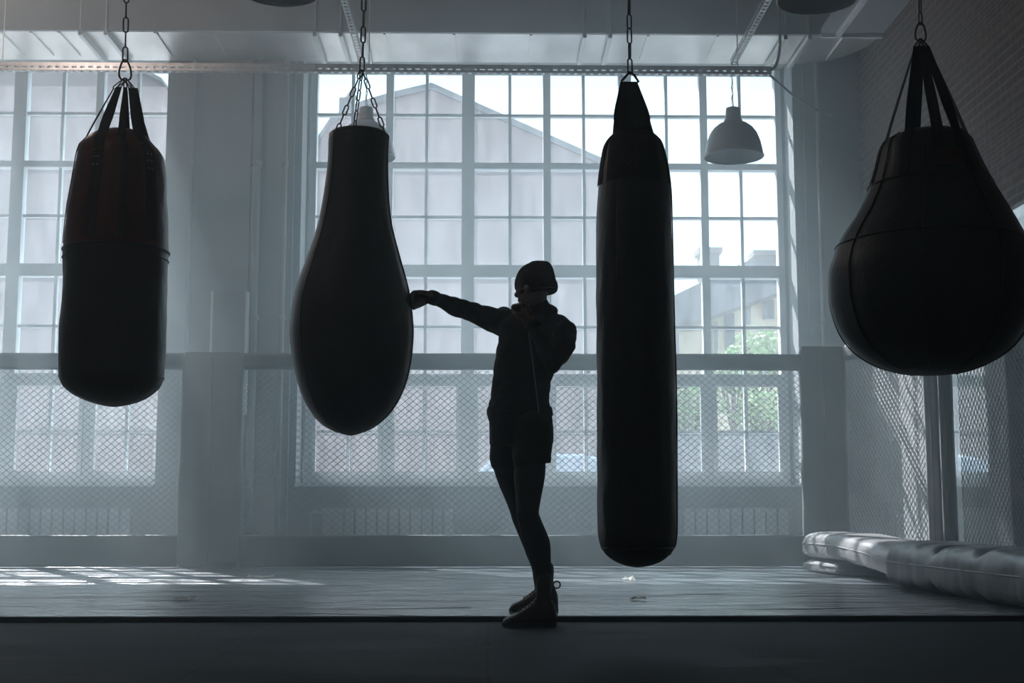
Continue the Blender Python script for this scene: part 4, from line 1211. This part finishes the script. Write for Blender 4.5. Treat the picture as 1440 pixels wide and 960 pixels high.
# cream building with sloping roof
YK = 46.0
k_ = empty('cream_building', (at(1040, 700, YK).x, YK, -.25)); tag(k_, 'cream building with a sloping grey roof at the right of the centre window', 'building')
MB().prism([(at(925, 600, YK).x, -.25)] + pz([(925, 436), (948, 424), (1010, 398), (1045, 382), (1180, 382)], YK) + [(at(1180, 600, YK).x, -.25)], YK, YK + 10).build('facade', M['cream'], k_)
MB().prism(pz([(915, 438), (948, 421), (1005, 394), (1045, 376), (1190, 370), (1190, 405), (1095, 417), (1045, 434), (985, 456), (915, 470)], YK), YK - 1.6, YK - .02).build('roof', M['roofgrey'], k_)
ws = [(948, 466, 955, 500), (1020, 440, 1034, 500), (1048, 430, 1056, 456), (1074, 421, 1089, 448), (1004, 452, 1010, 500)]
for a, b, c, d in ws:
    p, q = at(a, b, YK - .1), at(c, d, YK - .1)
    MB().box(p.x, q.x, YK - .1, YK - .005, q.z, p.z).build('window', M['darkglass'], k_)
for a, b, c, d in ((986, 348, 1012, 376), (1063, 352, 1098, 378)):
    p, q = at(a, b, YK + 3), at(c, d, YK + 3)
    cm = MB().box(p.x, q.x, YK + 3, YK + 4, q.z - .4, p.z - .2).box(p.x - .1, q.x + .1, YK + 2.9, YK + 4.1, p.z - .2, p.z)
    cm.build('chimney', M['roofgrey'], k_)
# low wall right
a, b = at(905, 600, 30), at(1180, 600, 30)
tag(MB().box(a.x, b.x, 30, 30.3, -.25, at(1000, 607, 30).z).build('boundary_wall', M['roofgrey']), 'low grey wall outside, behind the bottom right panes', 'wall')

def tree(px, py, Y, r, label, n=900, name='tree'):
    c = at(px, py, Y); root = empty(name, (c.x, Y, -.25)); tag(root, label, 'tree', 'trees outside the centre window')
    mb = MB()
    for i in range(n):
        v = Vector((random.gauss(0, 1), random.gauss(0, 1), random.gauss(0, 1))).normalized() * (random.random() ** .4)
        p = c + Vector((v.x * r, v.y * r, v.z * r * .85)) * (1 + .25 * noise.noise(v * 2.5))
        a = Vector((random.gauss(0, 1), random.gauss(0, 1), random.gauss(0, 1))).normalized(); b = a.orthogonal().normalized(); s = random.uniform(.06, .13)
        mb.add([p - a * s, p + b * s * .5, p + a * s, p - b * s * .5], [[0, 1, 2, 3]])
    mb.build('foliage', M['leaf'], root)
    t = MB(); t.tube([(c.x, Y, -.25), (c.x + .05, Y, c.z * .5), (c.x, Y, c.z)], [.12, .09, .05], 8)
    for k in range(5):
        a = k * 1.3; t.tube([(c.x, Y, c.z * .6), (c.x + r * .6 * math.cos(a), Y + r * .6 * math.sin(a), c.z + r * .3)], [.05, .02], 6)
    t.build('trunk', M['bark'], root)
tree(1070, 500, 38, .95, 'loose green tree before the cream building, upper one at the right')
tree(1030, 525, 37, .75, 'small green tree low in front of the cream building, left of the loose tree', 600)
tree(970, 575, 36, .95, 'green tree behind the lower panes just right of the long bag', 900)
tree(1072, 580, 35, .8, 'green bush behind the lower panes at the right end of the window', 700)

# parked car
YV = 22.0
cx0, cx1 = at(588, 660, YV).x, at(588, 660, YV).x + 4.3
zg = -.25
car = empty('parked_car', ((cx0 + cx1) / 2, YV, zg)); tag(car, 'blue-grey car parked outside behind the lower panes, between teardrop bag and boxer', 'car')
ztop = at(650, 637, YV).z
sx = lambda t: cx0 + (cx1 - cx0) * t
zz = lambda t: zg + (ztop - zg) * t
prof = [(0.0, .25), (.01, .5), (.03, .62), (.16, .70), (.28, .96), (.36, 1.0), (.62, 1.0), (.70, .96), (.84, .70), (.98, .64), (1.0, .5), (1.0, .25)]
rings = []
for yy, f, g2 in ((0, .90, 0), (.06, .97, 0), (.25, 1, 0), (.85, 1.0, 0), (1.45, 1.0, 0), (1.64, .97, 0), (1.70, .9, 0)):
    ring = []
    for t, z in prof:
        hz = z if z < .66 else .66 + (z - .66) * (1 if .2 < yy < 1.5 else (.94 if yy in (.06, 1.64) else .0))
        ring.append(Vector((sx(.5 + (t - .5) * (f if z < .66 else 1)), YV + yy, zz(hz))))
    rings.append(ring)
bevel(MB().rings(rings).build('car_body', M['carpaint'], car, smooth=False), .04, 2)
gl = MB()
for t0, t1 in ((.22, .42), (.44, .58), (.60, .76)):
    pp = [(t0 + (.09 if t0 < .3 else 0), .93), (t1 - (.07 if t1 > .7 else 0), .93), (t1, .70), (t0, .70)]
    gl.add([(sx(t), YV + (.20 if z > .8 else .05), zz(z)) for t, z in pp], [[0, 1, 2, 3]])
gl.build('side_windows', M['darkglass'], car)
for t in (.18, .80):
    for yy in (.12, 1.58):
        w = MB(); c = Vector((sx(t), YV + yy, zg + .31)); rr = []
        for dy, r in ((-.1, .22), (-.1, .31), (.1, .31), (.1, .22)):
            rr.append([c + Vector((r * math.cos(2 * math.pi * k / 24), dy, r * math.sin(2 * math.pi * k / 24))) for k in range(24)])
        w.rings(rr).build('wheel', M['tyre'], car)

# ------------------------------------------------------------------ haze
hz = MB().box(XL + .0, XR - .0, YF, YW - .1, 0.0, ZC)
hm_ = bpy.data.materials.new('room_haze'); hm_.use_nodes = True
nt = hm_.node_tree; nt.nodes.clear()
o_ = nt.nodes.new('ShaderNodeOutputMaterial'); vs_ = nt.nodes.new('ShaderNodeVolumeScatter')
vs_.inputs['Color'].default_value = (0.80, 0.95, 1.0, 1); vs_.inputs['Density'].default_value = 0.06; vs_.inputs['Anisotropy'].default_value = 0.68
tc_ = nt.nodes.new('ShaderNodeTexCoord'); sx_ = nt.nodes.new('ShaderNodeSeparateXYZ'); nt.links.new(tc_.outputs['Object'], sx_.inputs[0])
mr_ = nt.nodes.new('ShaderNodeMapRange'); mr_.interpolation_type = 'SMOOTHSTEP'
for i_, v_ in ((1, 5.8), (2, 8.8), (3, 0.010), (4, 0.062)): mr_.inputs[i_].default_value = v_
nt.links.new(sx_.outputs['Y'], mr_.inputs[0])
nz_ = nt.nodes.new('ShaderNodeTexNoise'); nz_.inputs['Scale'].default_value = 0.45; nz_.inputs['Detail'].default_value = 2
nt.links.new(tc_.outputs['Object'], nz_.inputs['Vector'])
mn_ = nt.nodes.new('ShaderNodeMapRange')
for i_, v_ in ((1, .3), (2, .7), (3, .7), (4, 1.3)): mn_.inputs[i_].default_value = v_
nt.links.new(nz_.outputs['Fac'], mn_.inputs[0])
mm_ = nt.nodes.new('ShaderNodeMath'); mm_.operation = 'MULTIPLY'
nt.links.new(mr_.outputs[0], mm_.inputs[0]); nt.links.new(mn_.outputs[0], mm_.inputs[1]); nt.links.new(mm_.outputs[0], vs_.inputs['Density'])
nt.links.new(vs_.outputs[0], o_.inputs['Volume'])
hz_o = hz.build('haze', hm_); tag(hz_o, 'thin smoky haze filling the whole gym in front of the windows', 'haze', kind='stuff')

# ------------------------------------------------------------------ light
for en, loc in ((5, (-2.6, 4.6, 3.6)), (75, (-4.2, 10.2, 5.2))):
    wl = bpy.data.lights.new('warm_work_lamp', 'POINT'); wl.energy = en; wl.shadow_soft_size = .15; wl.color = (1.0, .80, .70)
    wo = bpy.data.objects.new('warm_work_lamp', wl); COL.objects.link(wo); wo.location = loc
sd = bpy.data.lights.new('sun', 'SUN'); sd.energy = 15.0; sd.angle = R(.6); sd.color = (.90, .95, 1.0)
so = bpy.data.objects.new('sun', sd); COL.objects.link(so)
dirv = Vector((.5, -1.0, -1.0))
so.rotation_euler = dirv.to_track_quat('-Z', 'Y').to_euler(); so.location = (-5, 30, 30)
for (a, b) in (cw, lw):
    pd = bpy.data.lights.new('window_portal', 'AREA'); pd.shape = 'RECTANGLE'; pd.size = b - a + .1; pd.size_y = Z_HEAD - Z_SILL; pd.cycles.is_portal = True
    po = bpy.data.objects.new('window_portal', pd); COL.objects.link(po); po.location = ((a + b) / 2, YO + .02, (Z_HEAD + Z_SILL) / 2)
    po.rotation_euler = (R(-90), 0, 0)

w = bpy.data.worlds.new('sky'); scene.world = w; w.use_nodes = True
nt = w.node_tree; bg = nt.nodes['Background']
tc = nt.nodes.new('ShaderNodeTexCoord'); nz = nt.nodes.new('ShaderNodeTexNoise'); nz.inputs['Scale'].default_value = 3; nz.inputs['Detail'].default_value = 6
nt.links.new(tc.outputs['Generated'], nz.inputs['Vector'])
cr = nt.nodes.new('ShaderNodeValToRGB'); cr.color_ramp.elements[0].color = (0.52, 0.80, 0.96, 1); cr.color_ramp.elements[1].color = (0.66, 0.90, 1.0, 1)
nt.links.new(nz.outputs['Fac'], cr.inputs['Fac']); nt.links.new(cr.outputs[0], bg.inputs['Color'])
bg.inputs['Strength'].default_value = 2.8

scene.view_settings.view_transform = 'Standard'
scene.view_settings.look = 'None'
scene.view_settings.exposure = 0.0
scene.view_settings.gamma = 1.0
scene.view_settings.use_curve_mapping = False
scene.cycles.max_bounces = 8
scene.cycles.volume_bounces = 1
scene.cycles.transparent_max_bounces = 16
scene.cycles.use_denoising = True
scene.cycles.sample_clamp_indirect = 8
